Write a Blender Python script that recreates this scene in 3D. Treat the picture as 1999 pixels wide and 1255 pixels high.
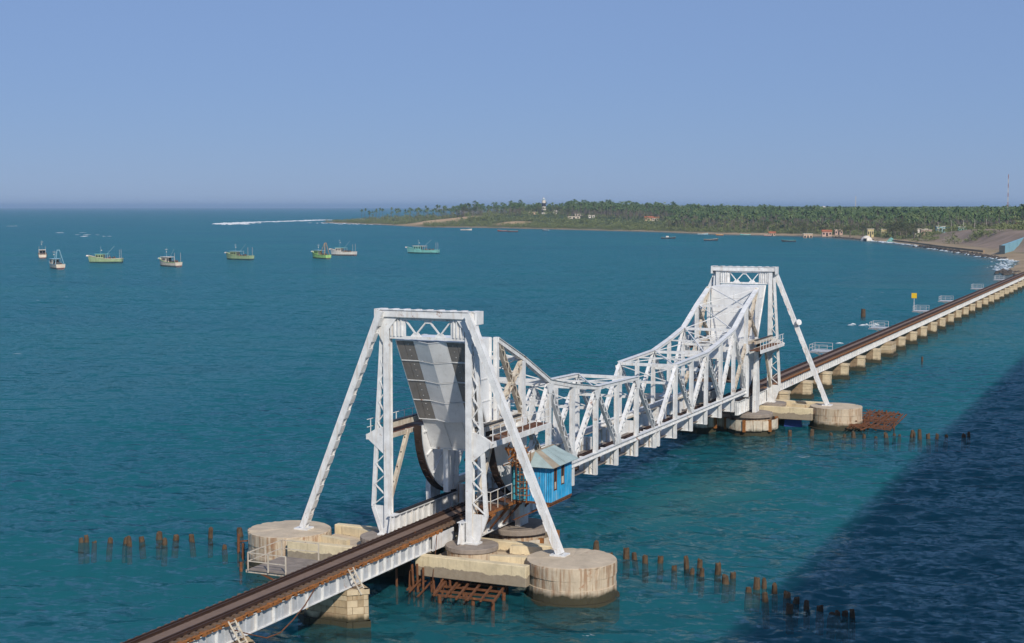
import bpy, math, random
import numpy as np
from mathutils import Vector, Matrix
random.seed(7); RNG = np.random.default_rng(11)
PI = math.pi
scn = bpy.context.scene
for o in list(bpy.data.objects): bpy.data.objects.remove(o)
COL = scn.collection

# ------------------------------------------------------------------ camera, sky, sun, exposure
PITCH, YAW = 0.0776025, 0.4233000          # X runs along the railway, Y to its seaward left, Z up from the water
cam = bpy.data.cameras.new('camera'); cam.lens = 52.23; cam.sensor_width = 36.0
cam.clip_start = 0.5; cam.clip_end = 120000
camo = bpy.data.objects.new('camera', cam); COL.objects.link(camo)
camo.location = (-132.6, -47.67, 26.0)
camo.rotation_euler = (PI/2 - PITCH, 0, YAW - PI/2)
scn.camera = camo

SUN_EL, SUN_BACK = math.radians(34.8), math.radians(47)     # from the right of the railway, 47 deg behind square-on
sdir = Vector((-math.sin(SUN_BACK)*math.cos(SUN_EL), -math.cos(SUN_BACK)*math.cos(SUN_EL), math.sin(SUN_EL)))
sl = bpy.data.lights.new('sun', 'SUN'); sl.energy = 4.2; sl.angle = math.radians(1.0); sl.color = (1.0, 0.93, 0.82)
so = bpy.data.objects.new('sun', sl); COL.objects.link(so)
so.rotation_euler = (-sdir).to_track_quat('-Z', 'Y').to_euler(); so.location = (-200, -200, 250)

w = bpy.data.worlds.new('World'); scn.world = w; w.use_nodes = True
nt = w.node_tree; nt.nodes.clear()
out = nt.nodes.new('ShaderNodeOutputWorld'); bg = nt.nodes.new('ShaderNodeBackground'); sky = nt.nodes.new('ShaderNodeTexSky')
sky.sky_type = 'NISHITA'; sky.sun_disc = False; sky.sun_elevation = SUN_EL
sky.sun_rotation = math.atan2(sdir.x, sdir.y)
sky.altitude = 0; sky.air_density = 1.0; sky.dust_density = 0.0; sky.ozone_density = 6.0
tint = nt.nodes.new('ShaderNodeMix'); tint.data_type = 'RGBA'; tint.blend_type = 'MULTIPLY'; tint.inputs[0].default_value = 1.0
tint.inputs[7].default_value = (0.62, 0.72, 1.0, 1)
nt.links.new(sky.outputs[0], tint.inputs[6]); 
veil = nt.nodes.new('ShaderNodeMix'); veil.data_type = 'RGBA'; veil.inputs[0].default_value = 0.72      # even milky-blue veil of a hazy tropical sky
veil.inputs[7].default_value = (2.82, 4.12, 6.85, 1); nt.links.new(tint.outputs[2], veil.inputs[6]); nt.links.new(veil.outputs[2], bg.inputs[0])
bg.inputs[1].default_value = 0.085
nt.links.new(bg.outputs[0], out.inputs[0])
vs = scn.view_settings; vs.view_transform = 'Standard'; vs.look = 'None'; vs.exposure = 0.0; vs.gamma = 1.0
vs.use_curve_mapping = False
try:
    scn.cycles.volume_bounces = 0; scn.cycles.max_bounces = 6
except Exception: pass

# ------------------------------------------------------------------ materials
MATS = {}
def N(t, kind, **kw):
    n = t.nodes.new(kind)
    for k, v in kw.items(): setattr(n, k, v)
    return n
def ramp(t, src, stops):
    r = t.nodes.new('ShaderNodeValToRGB'); e = r.color_ramp.elements
    while len(e) < len(stops): e.new(0.5)
    for i, (p, c) in enumerate(stops): e[i].position = p; e[i].color = c if len(c) == 4 else (*c, 1)
    t.links.new(src, r.inputs[0]); return r.outputs[0]
def mixc(t, fac, a, b):
    m = t.nodes.new('ShaderNodeMix'); m.data_type = 'RGBA'
    for s, v in ((0, fac), (6, a), (7, b)):
        if isinstance(v, (int, float)): m.inputs[s].default_value = v
        elif isinstance(v, tuple): m.inputs[s].default_value = v if len(v) == 4 else (*v, 1)
        else: t.links.new(v, m.inputs[s])
    return m.outputs[2]
def noise(t, vec, scale, detail=4, rough=.55, sc=(1,1,1)):
    mp = t.nodes.new('ShaderNodeMapping'); mp.inputs['Scale'].default_value = sc; t.links.new(vec, mp.inputs[0])
    n = t.nodes.new('ShaderNodeTexNoise'); n.inputs['Scale'].default_value = scale; n.inputs['Detail'].default_value = detail
    n.inputs['Roughness'].default_value = rough; t.links.new(mp.outputs[0], n.inputs['Vector']); return n.outputs[0]
B0, W1 = (0,0,0), (1,1,1)
RUST = (.19, .062, .018)
def M(name, col, rough=.6, metal=0., var=.25, scale=1.5, rust=0., streak=0., streakcol=RUST, tide=False, bump=0., bscale=8., spec=.4, band=None):
    m = bpy.data.materials.new(name); m.use_nodes = True; t = m.node_tree; b = t.nodes['Principled BSDF']
    g = t.nodes.new('ShaderNodeNewGeometry'); pos = g.outputs['Position']
    f = ramp(t, noise(t, pos, scale, 6, .62), [(.3, B0), (.72, W1)])
    c = mixc(t, f, tuple(x*(1-var) for x in col), tuple(min(1, x*(1+var*.25)) for x in col))
    if streak:
        s = ramp(t, noise(t, pos, 1.0, 5, .6, (4.2, 4.2, .30)), [(.58-.14*streak, B0), (.70-.1*streak, W1)])
        mu = N(t, 'ShaderNodeMath', operation='MULTIPLY'); t.links.new(s, mu.inputs[0]); mu.inputs[1].default_value = min(1, .85*streak+.1)
        nz_ = N(t, 'ShaderNodeSeparateXYZ'); t.links.new(g.outputs['Normal'], nz_.inputs[0]); ab = N(t, 'ShaderNodeMath', operation='ABSOLUTE'); t.links.new(nz_.outputs[2], ab.inputs[0])
        up_ = N(t, 'ShaderNodeMath', operation='LESS_THAN'); t.links.new(ab.outputs[0], up_.inputs[0]); up_.inputs[1].default_value = .8
        mv = N(t, 'ShaderNodeMath', operation='MULTIPLY'); t.links.new(mu.outputs[0], mv.inputs[0]); t.links.new(up_.outputs[0], mv.inputs[1])
        c = mixc(t, mv.outputs[0], c, streakcol)
    if rust:
        s = ramp(t, noise(t, pos, .9, 9, .72), [(.66-.2*rust, B0), (.74-.18*rust, W1)])
        c = mixc(t, s, c, mixc(t, noise(t, pos, 6, 3), RUST, (.36, .15, .05)))
    if band:
        z = N(t, 'ShaderNodeSeparateXYZ'); t.links.new(pos, z.inputs[0])
        ad = N(t, 'ShaderNodeMath', operation='MULTIPLY_ADD'); t.links.new(noise(t, pos, .9, 6, .6), ad.inputs[0]); ad.inputs[1].default_value = -.9; t.links.new(z.outputs[2], ad.inputs[2])
        lo = ramp(t, ad.outputs[0], [(0, W1), (1, B0)]); st_ = N(t, 'ShaderNodeMath', operation='LESS_THAN'); t.links.new(ad.outputs[0], st_.inputs[0]); st_.inputs[1].default_value = band-.45
        c = mixc(t, st_.outputs[0], c, mixc(t, noise(t, pos, 3, 5), (.20,.155,.11), (.36,.30,.22)))
    if tide:
        z = N(t, 'ShaderNodeSeparateXYZ'); t.links.new(pos, z.inputs[0])
        ad = N(t, 'ShaderNodeMath', operation='MULTIPLY_ADD'); t.links.new(noise(t, pos, .8, 5), ad.inputs[0]); ad.inputs[1].default_value = -1.1
        t.links.new(z.outputs[2], ad.inputs[2])
        lo = ramp(t, ad.outputs[0], [(0.0, W1), (.32, B0)])
        c = mixc(t, lo, c, (.045, .04, .022))
    t.links.new(c, b.inputs['Base Color']); b.inputs['Roughness'].default_value = rough; b.inputs['Metallic'].default_value = metal
    b.inputs['Specular IOR Level'].default_value = spec
    if bump:
        bp = N(t, 'ShaderNodeBump'); bp.inputs['Strength'].default_value = bump; bp.inputs['Distance'].default_value = .04
        t.links.new(noise(t, pos, bscale, 6, .6), bp.inputs['Height']); t.links.new(bp.outputs[0], b.inputs['Normal'])
    MATS[name] = m; return m
white = M('white_paint', (.75, .75, .745), .5, var=.24, rust=.24, streak=.34, streakcol=(.47, .36, .25), bump=.2)
webg = M('grey_weathered_paint_web_shade', (.50, .515, .535), .55, var=.25, rust=.10, streak=.25, streakcol=(.40,.33,.26), bump=.15)  # webs: shade between stiffeners put into the grey; far refuges: plain duller paint
cream = M('weathered_cream_paint', (.60, .53, .43), .6, var=.3, rust=.22, streak=.5, bump=.2)
silver = M('aluminium_paint', (.86, .86, .86), .38, metal=.12, var=.22, scale=.5, rust=.04, streak=.16, streakcol=(.50,.47,.43), bump=.12, bscale=1.2)
panelm = M('grey_counterweight_panel', (.24, .222, .205), .55, var=.2, streak=.2, streakcol=(.30,.25,.20))
tread = M('dark_rusty_tread', (.040, .024, .018), .75, var=.5, rust=.12, bump=.4)
darkm = M('greased_black_steel', (.030, .028, .027), .5, var=.4, rust=.06)
rustm = M('rusty_steel', (.17, .065, .026), .85, var=.5, scale=3, rust=.25, bump=.5)
rustl = M('orange_rust', (.33, .125, .032), .85, var=.5, scale=4, bump=.5)
railm = M('rail_steel', (.06, .032, .022), .6, var=.35, rust=.12)
sleeperm = M('timber_sleeper', (.19, .12, .078), .85, var=.45, scale=4, bump=.5)
plank = M('brown_walkway_plate', (.20, .132, .095), .8, var=.22, scale=1.2, bump=.2)
greyplank = M('grey_boards', (.27, .225, .19), .85, var=.35, scale=2, bump=.4)
conc = M('weathered_concrete', (.55, .45, .33), .85, var=.28, scale=.8, rust=.22, streak=.72, streakcol=(.24,.11,.045), tide=True, bump=.5, bscale=5)
concl = M('lime_streaked_concrete', (.70, .58, .38), .85, var=.3, scale=.9, rust=.16, streak=.3, streakcol=(.34,.26,.17), tide=True, band=1.75, bump=.5, bscale=5)
slabm = M('grey_slab_concrete', (.30, .25, .21), .9, var=.3, scale=1.5, bump=.5, bscale=6)
stone = M('tan_stone', (.48, .36, .22), .85, var=.4, scale=1.1, rust=.10, streak=.35, streakcol=(.24,.13,.06), tide=True, bump=.6, bscale=6)
stone2 = M('pale_stone', (.60, .48, .32), .85, var=.3, scale=1.3, rust=.04, tide=True, bump=.5, bscale=6)
stone3 = M('dark_tan_stone', (.36, .25, .15), .88, var=.4, scale=1.4, rust=.14, tide=True, bump=.6, bscale=6)
timber = M('tarred_timber', (.105, .066, .036), .85, var=.55, scale=3, rust=.12, tide=False, bump=.6)
bluem = M('blue_painted_sheet', (.025, .30, .57), .45, var=.4, scale=1.2, rust=.30, streak=.42, streakcol=(.36,.52,.60), bump=.1)
bluepale = M('faded_turquoise_sheet', (.06, .36, .46), .5, var=.4, scale=1.6, rust=.22)
roofsheet = M('pale_green_roof_sheet', (.36, .45, .44), .55, var=.3, scale=.9, rust=.16, bump=.2)
roofrust = M('rusty_roof_sheet', (.40, .33, .24), .65, var=.35, scale=1.2, rust=.30, bump=.2)
caissonw = M('chalky_white_steel', (.62, .55, .44), .7, var=.3, streak=.5, streakcol=(.36,.15,.05), rust=.34, tide=True, bump=.3)
yellow = M('yellow_sign_paint', (.75, .48, .02), .5, var=.1)
rockm = M('dark_shore_rock', (.085, .072, .06), .9, var=.5, scale=.4, bump=.6)
asphalt = M('road_deck_concrete', (.30, .29, .27), .8, var=.2, scale=.4)
blueWall = M('blue_painted_wall', (.22, .44, .54), .7, var=.2, scale=.15)
foam = M('sea_foam', (.68, .71, .72), .8, var=.12, scale=.4)
glassd = M('dark_window', (.02, .025, .03), .15, var=.1)
nets = M('brown_nets', (.16, .09, .06), .95, var=.5, scale=2, bump=.6)

# ------------------------------------------------------------------ mesh helpers
ROOT = {}
class MB:
    def __init__(s): s.v = []; s.f = []
    def add(s, vs, fs):
        o = len(s.v); s.v += [tuple(p) for p in vs]; s.f += [tuple(i+o for i in f) for f in fs]; return s
    def box(s, x0, x1, y0, y1, z0, z1):
        return s.add([(x0,y0,z0),(x1,y0,z0),(x1,y1,z0),(x0,y1,z0),(x0,y0,z1),(x1,y0,z1),(x1,y1,z1),(x0,y1,z1)],
                     [(0,3,2,1),(4,5,6,7),(0,1,5,4),(1,2,6,5),(2,3,7,6),(3,0,4,7)])
    def bar(s, p, q, w, h, up=(0,0,1)):
        p, q = Vector(p), Vector(q); d = (q-p).normalized(); u = Vector(up)
        a = d.cross(u)
        if a.length < 1e-4: a = d.cross(Vector((1,0,0)))
        a.normalize(); b = a.cross(d).normalized()
        a *= w/2; b *= h/2
        vs = [p-a-b, p+a-b, p+a+b, p-a+b, q-a-b, q+a-b, q+a+b, q-a+b]
        return s.add(vs, [(0,1,2,3),(7,6,5,4),(0,4,5,1),(1,5,6,2),(2,6,7,3),(3,7,4,0)])
    def cyl(s, p, q, r0, r1=None, n=10):
        r1 = r0 if r1 is None else r1
        p, q = Vector(p), Vector(q); d = (q-p).normalized()
        a = d.cross(Vector((0,0,1)));
        if a.length < 1e-4: a = Vector((1,0,0))
        a.normalize(); b = d.cross(a)
        vs = []
        for c, r in ((p, r0), (q, r1)):
            for i in range(n):
                t = 2*PI*i/n; vs.append(c + a*(r*math.cos(t)) + b*(r*math.sin(t)))
        fs = [(i, (i+1)%n, n+(i+1)%n, n+i) for i in range(n)] + [tuple(range(n-1,-1,-1)), tuple(range(n, 2*n))]
        return s.add(vs, fs)
    def prism(s, poly, axis, a0, a1):
        """poly of 2-D points extruded along axis: 'y' -> points are (x,z), 'x' -> (y,z), 'z' -> (x,y)"""
        def P(p, a): return {'y': (p[0], a, p[1]), 'x': (a, p[0], p[1]), 'z': (p[0], p[1], a)}[axis]
        n = len(poly); vs = [P(p, a0) for p in poly] + [P(p, a1) for p in poly]
        return s.add(vs, [tuple(range(n-1,-1,-1)), tuple(range(n, 2*n))] + [(i, (i+1)%n, n+(i+1)%n, n+i) for i in range(n)])
    def build(s, name, mat, parent=None, bev=0, smooth=False):
        off = ROOT.get(parent.name, Vector((0,0,0))) if parent else Vector((0,0,0))
        me = bpy.data.meshes.new(name); me.from_pydata([(a-off.x, b-off.y, c-off.z) for a, b, c in s.v], [], s.f)
        me.materials.append(mat); me.update()
        if smooth:
            for p in me.polygons: p.use_smooth = True
        o = bpy.data.objects.new(name, me); COL.objects.link(o)
        if parent: o.parent = parent; ROOT[o.name] = off
        if bev:
            b = o.modifiers.new('bevel', 'BEVEL'); b.width = bev; b.segments = 2; b.limit_method = 'ANGLE'
        return o
def tag(o, label=None, cat=None, group=None, kind=None):
    if label: o['label'] = label
    if cat: o['category'] = cat
    if group: o['group'] = group
    if kind: o['kind'] = kind
    return o
def thing(name, loc, label, cat, group=None):
    o = bpy.data.objects.new(name, None); COL.objects.link(o); o.location = loc; o.empty_display_size = .5
    ROOT[o.name] = Vector(loc); return tag(o, label, cat, group)
def one(mb, name, mat, loc, label, cat, group=None, **k):
    """a thing that is a single mesh, origin at loc"""
    off = Vector(loc); mb.v = [(a-off.x, b-off.y, c-off.z) for a, b, c in mb.v]
    o = mb.build(name, mat, **k); o.location = loc; return tag(o, label, cat, group)
def dup(o, loc=None, rotz=None, label=None, group=None, parent=None, scale=None):
    c = o.copy(); COL.objects.link(c)
    if parent is not None: c.parent = parent
    for ch in o.children: dup(ch, parent=c)
    if loc is not None: c.location = loc
    if rotz is not None: c.rotation_euler = (0, 0, rotz)
    if scale is not None: c.scale = scale
    if label: c['label'] = label
    if group: c['group'] = group
    return c
def mesh_np(name, verts, faces, mat, vcol=None):
    """fast mesh from numpy verts (n,3) and faces (m,k)"""
    me = bpy.data.meshes.new(name); k = faces.shape[1]
    me.vertices.add(len(verts)); me.vertices.foreach_set('co', verts.astype(np.float32).ravel())
    me.loops.add(faces.size); me.loops.foreach_set('vertex_index', faces.astype(np.int32).ravel())
    me.polygons.add(len(faces)); me.polygons.foreach_set('loop_start', np.arange(0, faces.size, k, dtype=np.int32))
    if vcol is not None:
        at = me.attributes.new('tone', 'FLOAT_COLOR', 'POINT')
        at.data.foreach_set('color', np.hstack([vcol, np.ones((len(vcol), 1))]).astype(np.float32).ravel())
    me.materials.append(mat); me.update(calc_edges=True); me.validate()
    o = bpy.data.objects.new(name, me); COL.objects.link(o); return o

# ------------------------------------------------------------------ sea
def axis(lo, hi, step, far, grow=1.12):
    a = list(np.arange(lo, hi, step)); s, x = step, hi
    while x < far: a.append(x); s *= grow; x += s
    a.append(far); s, x, b = step, lo, []
    while x > -far: s *= grow; x -= s; b.append(max(x, -far))
    return np.array(sorted(set(b))[0:] + a)
ax, ay = axis(-62, 150, .42, 60000), axis(-44, 75, .42, 60000)
X, Y = np.meshgrid(ax, ay, indexing='ij')
wind = math.radians(200)
Z = np.zeros_like(X)
for i in range(46):
    lam = 1.3*(5.5/1.3)**RNG.random(); k = 2*PI/lam
    th = wind + RNG.normal(0, .5); ph = RNG.random()*2*PI
    a = .0075*lam**.8
    s = np.sin(k*(X*math.cos(th) + Y*math.sin(th)) + ph); Z += a*(s + .25*np.cos(2*(k*(X*math.cos(th)+Y*math.sin(th))+ph)))
fx = np.clip((X+68)/14, 0, 1)*np.clip((160-X)/60, 0, 1)*np.clip((Y+50)/12, 0, 1)*np.clip((85-Y)/35, 0, 1)
Z *= fx
Z -= ((X+132.6)**2 + (Y+47.67)**2)/7.2e7          # the sea falls away with the curve of the earth
nx, ny = X.shape
idx = np.arange(nx*ny).reshape(nx, ny)
F4 = np.stack([idx[:-1,:-1].ravel(), idx[1:,:-1].ravel(), idx[1:,1:].ravel(), idx[:-1,1:].ravel()], 1)
wm = bpy.data.materials.new('sea_water'); wm.use_nodes = True; t = wm.node_tree; t.nodes.remove(t.nodes['Principled BSDF'])
g = t.nodes.new('ShaderNodeNewGeometry'); pos = g.outputs['Position']
def MXS(fac, a, b_):
    n = N(t, 'ShaderNodeMixShader'); t.links.new(fac, n.inputs[0]); t.links.new(a, n.inputs[1]); t.links.new(b_, n.inputs[2]); return n.outputs[0]
mp = N(t, 'ShaderNodeMapping'); mp.inputs['Rotation'].default_value = (0, 0, -wind); t.links.new(pos, mp.inputs[0])
acc = g.outputs['Normal']        # ripple slopes added to the swell's own normals, one noise per size of ripple
for sc_, amp, st in ((.05, 1.0, (1,.25,1)), (.22, 1.6, (1,.30,1)), (.85, 2.6, (1,.38,1)), (2.6, 2.2, (1,.5,1))):
    m2 = N(t, 'ShaderNodeMapping'); m2.inputs['Scale'].default_value = st; t.links.new(mp.outputs[0], m2.inputs[0])
    nz = N(t, 'ShaderNodeTexNoise'); nz.inputs['Scale'].default_value = sc_; nz.inputs['Detail'].default_value = 3; nz.inputs['Roughness'].default_value = .55; t.links.new(m2.outputs[0], nz.inputs['Vector'])
    sb = N(t, 'ShaderNodeVectorMath', operation='SUBTRACT'); t.links.new(nz.outputs['Color'], sb.inputs[0]); sb.inputs[1].default_value = (.5,.5,.5)
    ml = N(t, 'ShaderNodeVectorMath', operation='MULTIPLY'); t.links.new(sb.outputs[0], ml.inputs[0]); ml.inputs[1].default_value = (amp, amp*.7, 0)
    ad = N(t, 'ShaderNodeVectorMath', operation='ADD'); t.links.new(acc, ad.inputs[0]); t.links.new(ml.outputs[0], ad.inputs[1]); acc = ad.outputs[0]
nn = N(t, 'ShaderNodeVectorMath', operation='NORMALIZE'); t.links.new(acc, nn.inputs[0])
# clear surface film, tinted a little by current streaks
tr = N(t, 'ShaderNodeBsdfTransparent'); body = tr.outputs[0]
st1 = ramp(t, noise(t, pos, .010, 5, .6, (1, .5, 1)), [(.35, B0), (.68, W1)]); st2 = ramp(t, noise(t, mp.outputs[0], .05, 5, .62, (1, .3, 1)), [(.3, B0), (.75, W1)])
t.links.new(mixc(t, st2, mixc(t, st1, (.80, .88, .96), (1, 1, .96)), (.74, .82, .90)), tr.inputs[0])
# thin surface scatter that the ripples shade, cloudier in a plume on the lee side of the opening span
df = N(t, 'ShaderNodeBsdfDiffuse'); df.inputs[0].default_value = (.020, .125, .150, 1); t.links.new(nn.outputs[0], df.inputs['Normal'])
vm = N(t, 'ShaderNodeVectorMath', operation='MULTIPLY_ADD'); t.links.new(pos, vm.inputs[0]); vm.inputs[1].default_value = (1/34., 1/9., 0); vm.inputs[2].default_value = (2/34., 9/9., 0)
ln_ = N(t, 'ShaderNodeVectorMath', operation='LENGTH'); t.links.new(vm.outputs[0], ln_.inputs[0])
pn = N(t, 'ShaderNodeMath', operation='MULTIPLY_ADD'); t.links.new(noise(t, pos, .09, 5, .65), pn.inputs[0]); pn.inputs[1].default_value = .8; t.links.new(ln_.outputs['Value'], pn.inputs[2])
pl_ = ramp(t, pn.outputs[0], [(.45, W1), (1.0, B0)]); t.links.new(mixc(t, pl_, (.014, .122, .146), (.066, .170, .155)), df.inputs[0])
ff_ = N(t, 'ShaderNodeValue'); ff_.outputs[0].default_value = .32
body = MXS(ff_.outputs[0], body, df.outputs[0])
# whitecap flecks
fo = N(t, 'ShaderNodeBsdfDiffuse'); fo.inputs[0].default_value = (.66, .72, .74, 1)
a1 = ramp(t, noise(t, pos, .045, 3, .5), [(.50, B0), (.60, W1)]); a2 = ramp(t, noise(t, mp.outputs[0], .6, 5, .62, (1, .4, 1)), [(.685, B0), (.73, (.9,.9,.9))])
mu = N(t, 'ShaderNodeMath', operation='MULTIPLY'); t.links.new(a1, mu.inputs[0]); t.links.new(a2, mu.inputs[1])
body = MXS(mu.outputs[0], body, fo.outputs[0])
gl = N(t, 'ShaderNodeBsdfGlossy'); gl.inputs['Roughness'].default_value = .14; gl.inputs['Color'].default_value = (.74, .96, 1, 1); t.links.new(nn.outputs[0], gl.inputs['Normal'])
lw = N(t, 'ShaderNodeLayerWeight'); lw.inputs['Blend'].default_value = .5; t.links.new(nn.outputs[0], lw.inputs['Normal'])
pw = N(t, 'ShaderNodeMath', operation='POWER'); t.links.new(lw.outputs['Facing'], pw.inputs[0]); pw.inputs[1].default_value = 4.5
ma = N(t, 'ShaderNodeMath', operation='MULTIPLY_ADD'); t.links.new(pw.outputs[0], ma.inputs[0]); ma.inputs[1].default_value = .36; ma.inputs[2].default_value = .02
t.links.new(MXS(ma.outputs[0], body, gl.outputs[0]), t.nodes['Material Output'].inputs['Surface'])
# the turbid water below the surface, and the bed it rests on
gv_ = np.concatenate([-np.geomspace(200, 60000, 14)[::-1], np.linspace(-180, 180, 7), np.geomspace(200, 60000, 14)])
XX, YY = np.meshgrid(gv_, gv_, indexing='ij'); dr = ((XX+132.6)**2 + (YY+47.67)**2)/7.2e7; n_ = len(gv_); ix = np.arange(n_*n_).reshape(n_, n_)
lay = lambda z: np.stack([XX.ravel(), YY.ravel(), (z-dr).ravel()], 1)
fq = np.stack([ix[:-1,:-1].ravel(), ix[1:,:-1].ravel(), ix[1:,1:].ravel(), ix[:-1,1:].ravel()], 1)
rg = np.concatenate([ix[:,0], ix[-1,1:], ix[::-1,-1][1:], ix[0,::-1][1:]])
bm_ = bpy.data.materials.new('turbid_sea_water'); bm_.use_nodes = True; tb = bm_.node_tree; tb.nodes.remove(tb.nodes['Principled BSDF'])
pv = tb.nodes.new('ShaderNodeVolumePrincipled'); pv.inputs['Color'].default_value = (.05, .555, .635, 1); pv.inputs['Density'].default_value = .075
tb.links.new(pv.outputs[0], tb.nodes['Material Output'].inputs['Volume'])
tag(mesh_np('sea_depth', np.concatenate([lay(-.42), lay(-14)]), np.concatenate([fq, (fq+n_*n_)[:,::-1], np.stack([rg[:-1], rg[:-1]+n_*n_, rg[1:]+n_*n_, rg[1:]], 1)]), bm_), kind='structure')
tag(mesh_np('seabed', lay(-14.5), fq, M('seabed_silt', (.05, .07, .06), .95)), kind='structure')
sea = mesh_np('sea', np.stack([X.ravel(), Y.ravel(), Z.ravel()], 1), F4, wm)
sea.data.polygons.foreach_set('use_smooth', np.ones(len(F4), dtype=bool)); tag(sea, kind='structure')

# ------------------------------------------------------------------ land: one sheet shaped by distance from the shore
shore = [(330,-900),(372,-300),(398,-60),(412,2),(460,10),(512,17),(600,22),(637,32),(680,47),(776,79),(912,125),(1025,175),(1120,222),(1160,262),(1201,345),(1309,441),
         (1422,601),(1500,721),(1512,810),(1620,905),(1709,988),(1800,1090),(1903,1196),(1925,1215),(1960,1212),(2050,1140),(2120,1080),(2200,1082),(2700,1330),(5000,2460),(30000,15500),(30000,-30000),(330,-30000)]
SH = np.array(shore, float)
def signed(px, py):
    n = len(SH); d2 = np.full(px.shape, 1e18); inside = np.zeros(px.shape, bool)
    for i in range(n):
        x0, y0 = SH[i]; x1, y1 = SH[(i+1) % n]; dx, dy = x1-x0, y1-y0
        tt = np.clip(((px-x0)*dx + (py-y0)*dy)/(dx*dx+dy*dy), 0, 1)
        d2 = np.minimum(d2, (px-x0-tt*dx)**2 + (py-y0-tt*dy)**2)
        c = ((y0 > py) != (y1 > py)) & (px < (x1-x0)*(py-y0)/((y1-y0) if y1 != y0 else 1e-9) + x0); inside ^= c
    return np.where(inside, 1, -1)*np.sqrt(d2)
def sm(a, b, x): q = np.clip((x-a)/(b-a), 0, 1); return q*q*(3-2*q)
def wob(px, py):
    return (np.sin(px*.021+1.3)*np.cos(py*.027) + .6*np.sin(px*.053+py*.041) + .35*np.sin(px*.13-py*.11+2))/1.9
def height(px, py):
    d = signed(px, py) + 3*wob(px*3, py*3)
    hill = 9*np.exp(-(((px-1800)/260)**2 + ((py-760)/200)**2)) + 3*np.exp(-(((px-1620)/160)**2 + ((py-560)/160)**2))
    emb = np.exp(-(((px-850)/190)**4 + ((py-40)/110)**4))
    dune = np.exp(-(((px-1640)/55)**2 + ((py-860)/65)**2)) + .9*np.exp(-(((px-1545)/22)**2 + ((py-705)/28)**2))
    H = 4.2 + hill + 1.0*wob(px, py)
    h = 1.3*sm(0, 14, d) + H*sm(18, 130, d)*(1-emb) + emb*9.4*sm(22, 52, d) + 5*dune*sm(4, 45, d)
    h = np.where(d < 0, np.maximum(-2.0, d*.08), h)
    return h, d, emb, dune
gx = np.concatenate([np.arange(380, 1000, 7), np.arange(1000, 2300, 13), np.geomspace(2300, 30000, 40)])
gy = np.concatenate([-np.geomspace(160, 20000, 26)[::-1], np.arange(-150, 300, 7), np.arange(300, 1280, 13), np.geomspace(1280, 15400, 40)])
GX, GY = np.meshgrid(gx, gy, indexing='ij'); HH, DD, EM, DU = height(GX, GY)
a_, b_ = GX.shape; idx = np.arange(a_*b_).reshape(a_, b_)
F4 = np.stack([idx[:-1,:-1].ravel(), idx[1:,:-1].ravel(), idx[1:,1:].ravel(), idx[:-1,1:].ravel()], 1)
keep = (DD.ravel()[F4] > -60).any(1); F4 = F4[keep]
sandc, scrubc, grassc, embc, dunec = np.array((.42,.31,.20)), np.array((.10,.115,.045)), np.array((.055,.085,.03)), np.array((.34,.25,.195)), np.array((.60,.41,.24))
sw = 1-.72*sm(300, 420, GY); q = sm(14*sw, 30*sw, DD+8*sw*wob(GX*5, GY*5))[..., None]; tone = sandc*(1-q) + scrubc*q
q = sm(60, 140, DD)[..., None]; tone = tone*(1-q) + grassc*q
e = (sm(.25, .6, EM)*sm(18, 24, DD))[..., None]; eg = sm(.2, .9, wob(GX*2.2, GY*2.2))[..., None]
tone = tone*(1-e) + (embc*(1-.35*eg)+np.array((.13,.12,.055))*.35*eg)*e
q = (np.clip(DU*1.7-.35, 0, 1)*sm(0, 8, DD))[..., None]; tone = tone*(1-q) + dunec*q
gm = bpy.data.materials.new('land_soil'); gm.use_nodes = True; t = gm.node_tree; b = t.nodes['Principled BSDF']
at = N(t, 'ShaderNodeAttribute', attribute_name='tone'); g = t.nodes.new('ShaderNodeNewGeometry')
c = mixc(t, ramp(t, noise(t, g.outputs['Position'], .12, 8, .7, (1, .35, 1)), [(.35, B0), (.7, (.6,.6,.6))]), at.outputs[0], (.09, .08, .045))
t.links.new(c, b.inputs['Base Color']); b.inputs['Roughness'].default_value = .95; b.inputs['Specular IOR Level'].default_value = .1
HH = HH - ((GX+132.6)**2 + (GY+47.67)**2)/7.2e7
land = mesh_np('ground', np.stack([GX.ravel(), GY.ravel(), HH.ravel()], 1), F4, gm, tone.reshape(-1, 3)); tag(land, kind='structure')
def hz(x, y): return float(height(np.array([float(x)]), np.array([float(y)]))[0][0])

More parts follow.
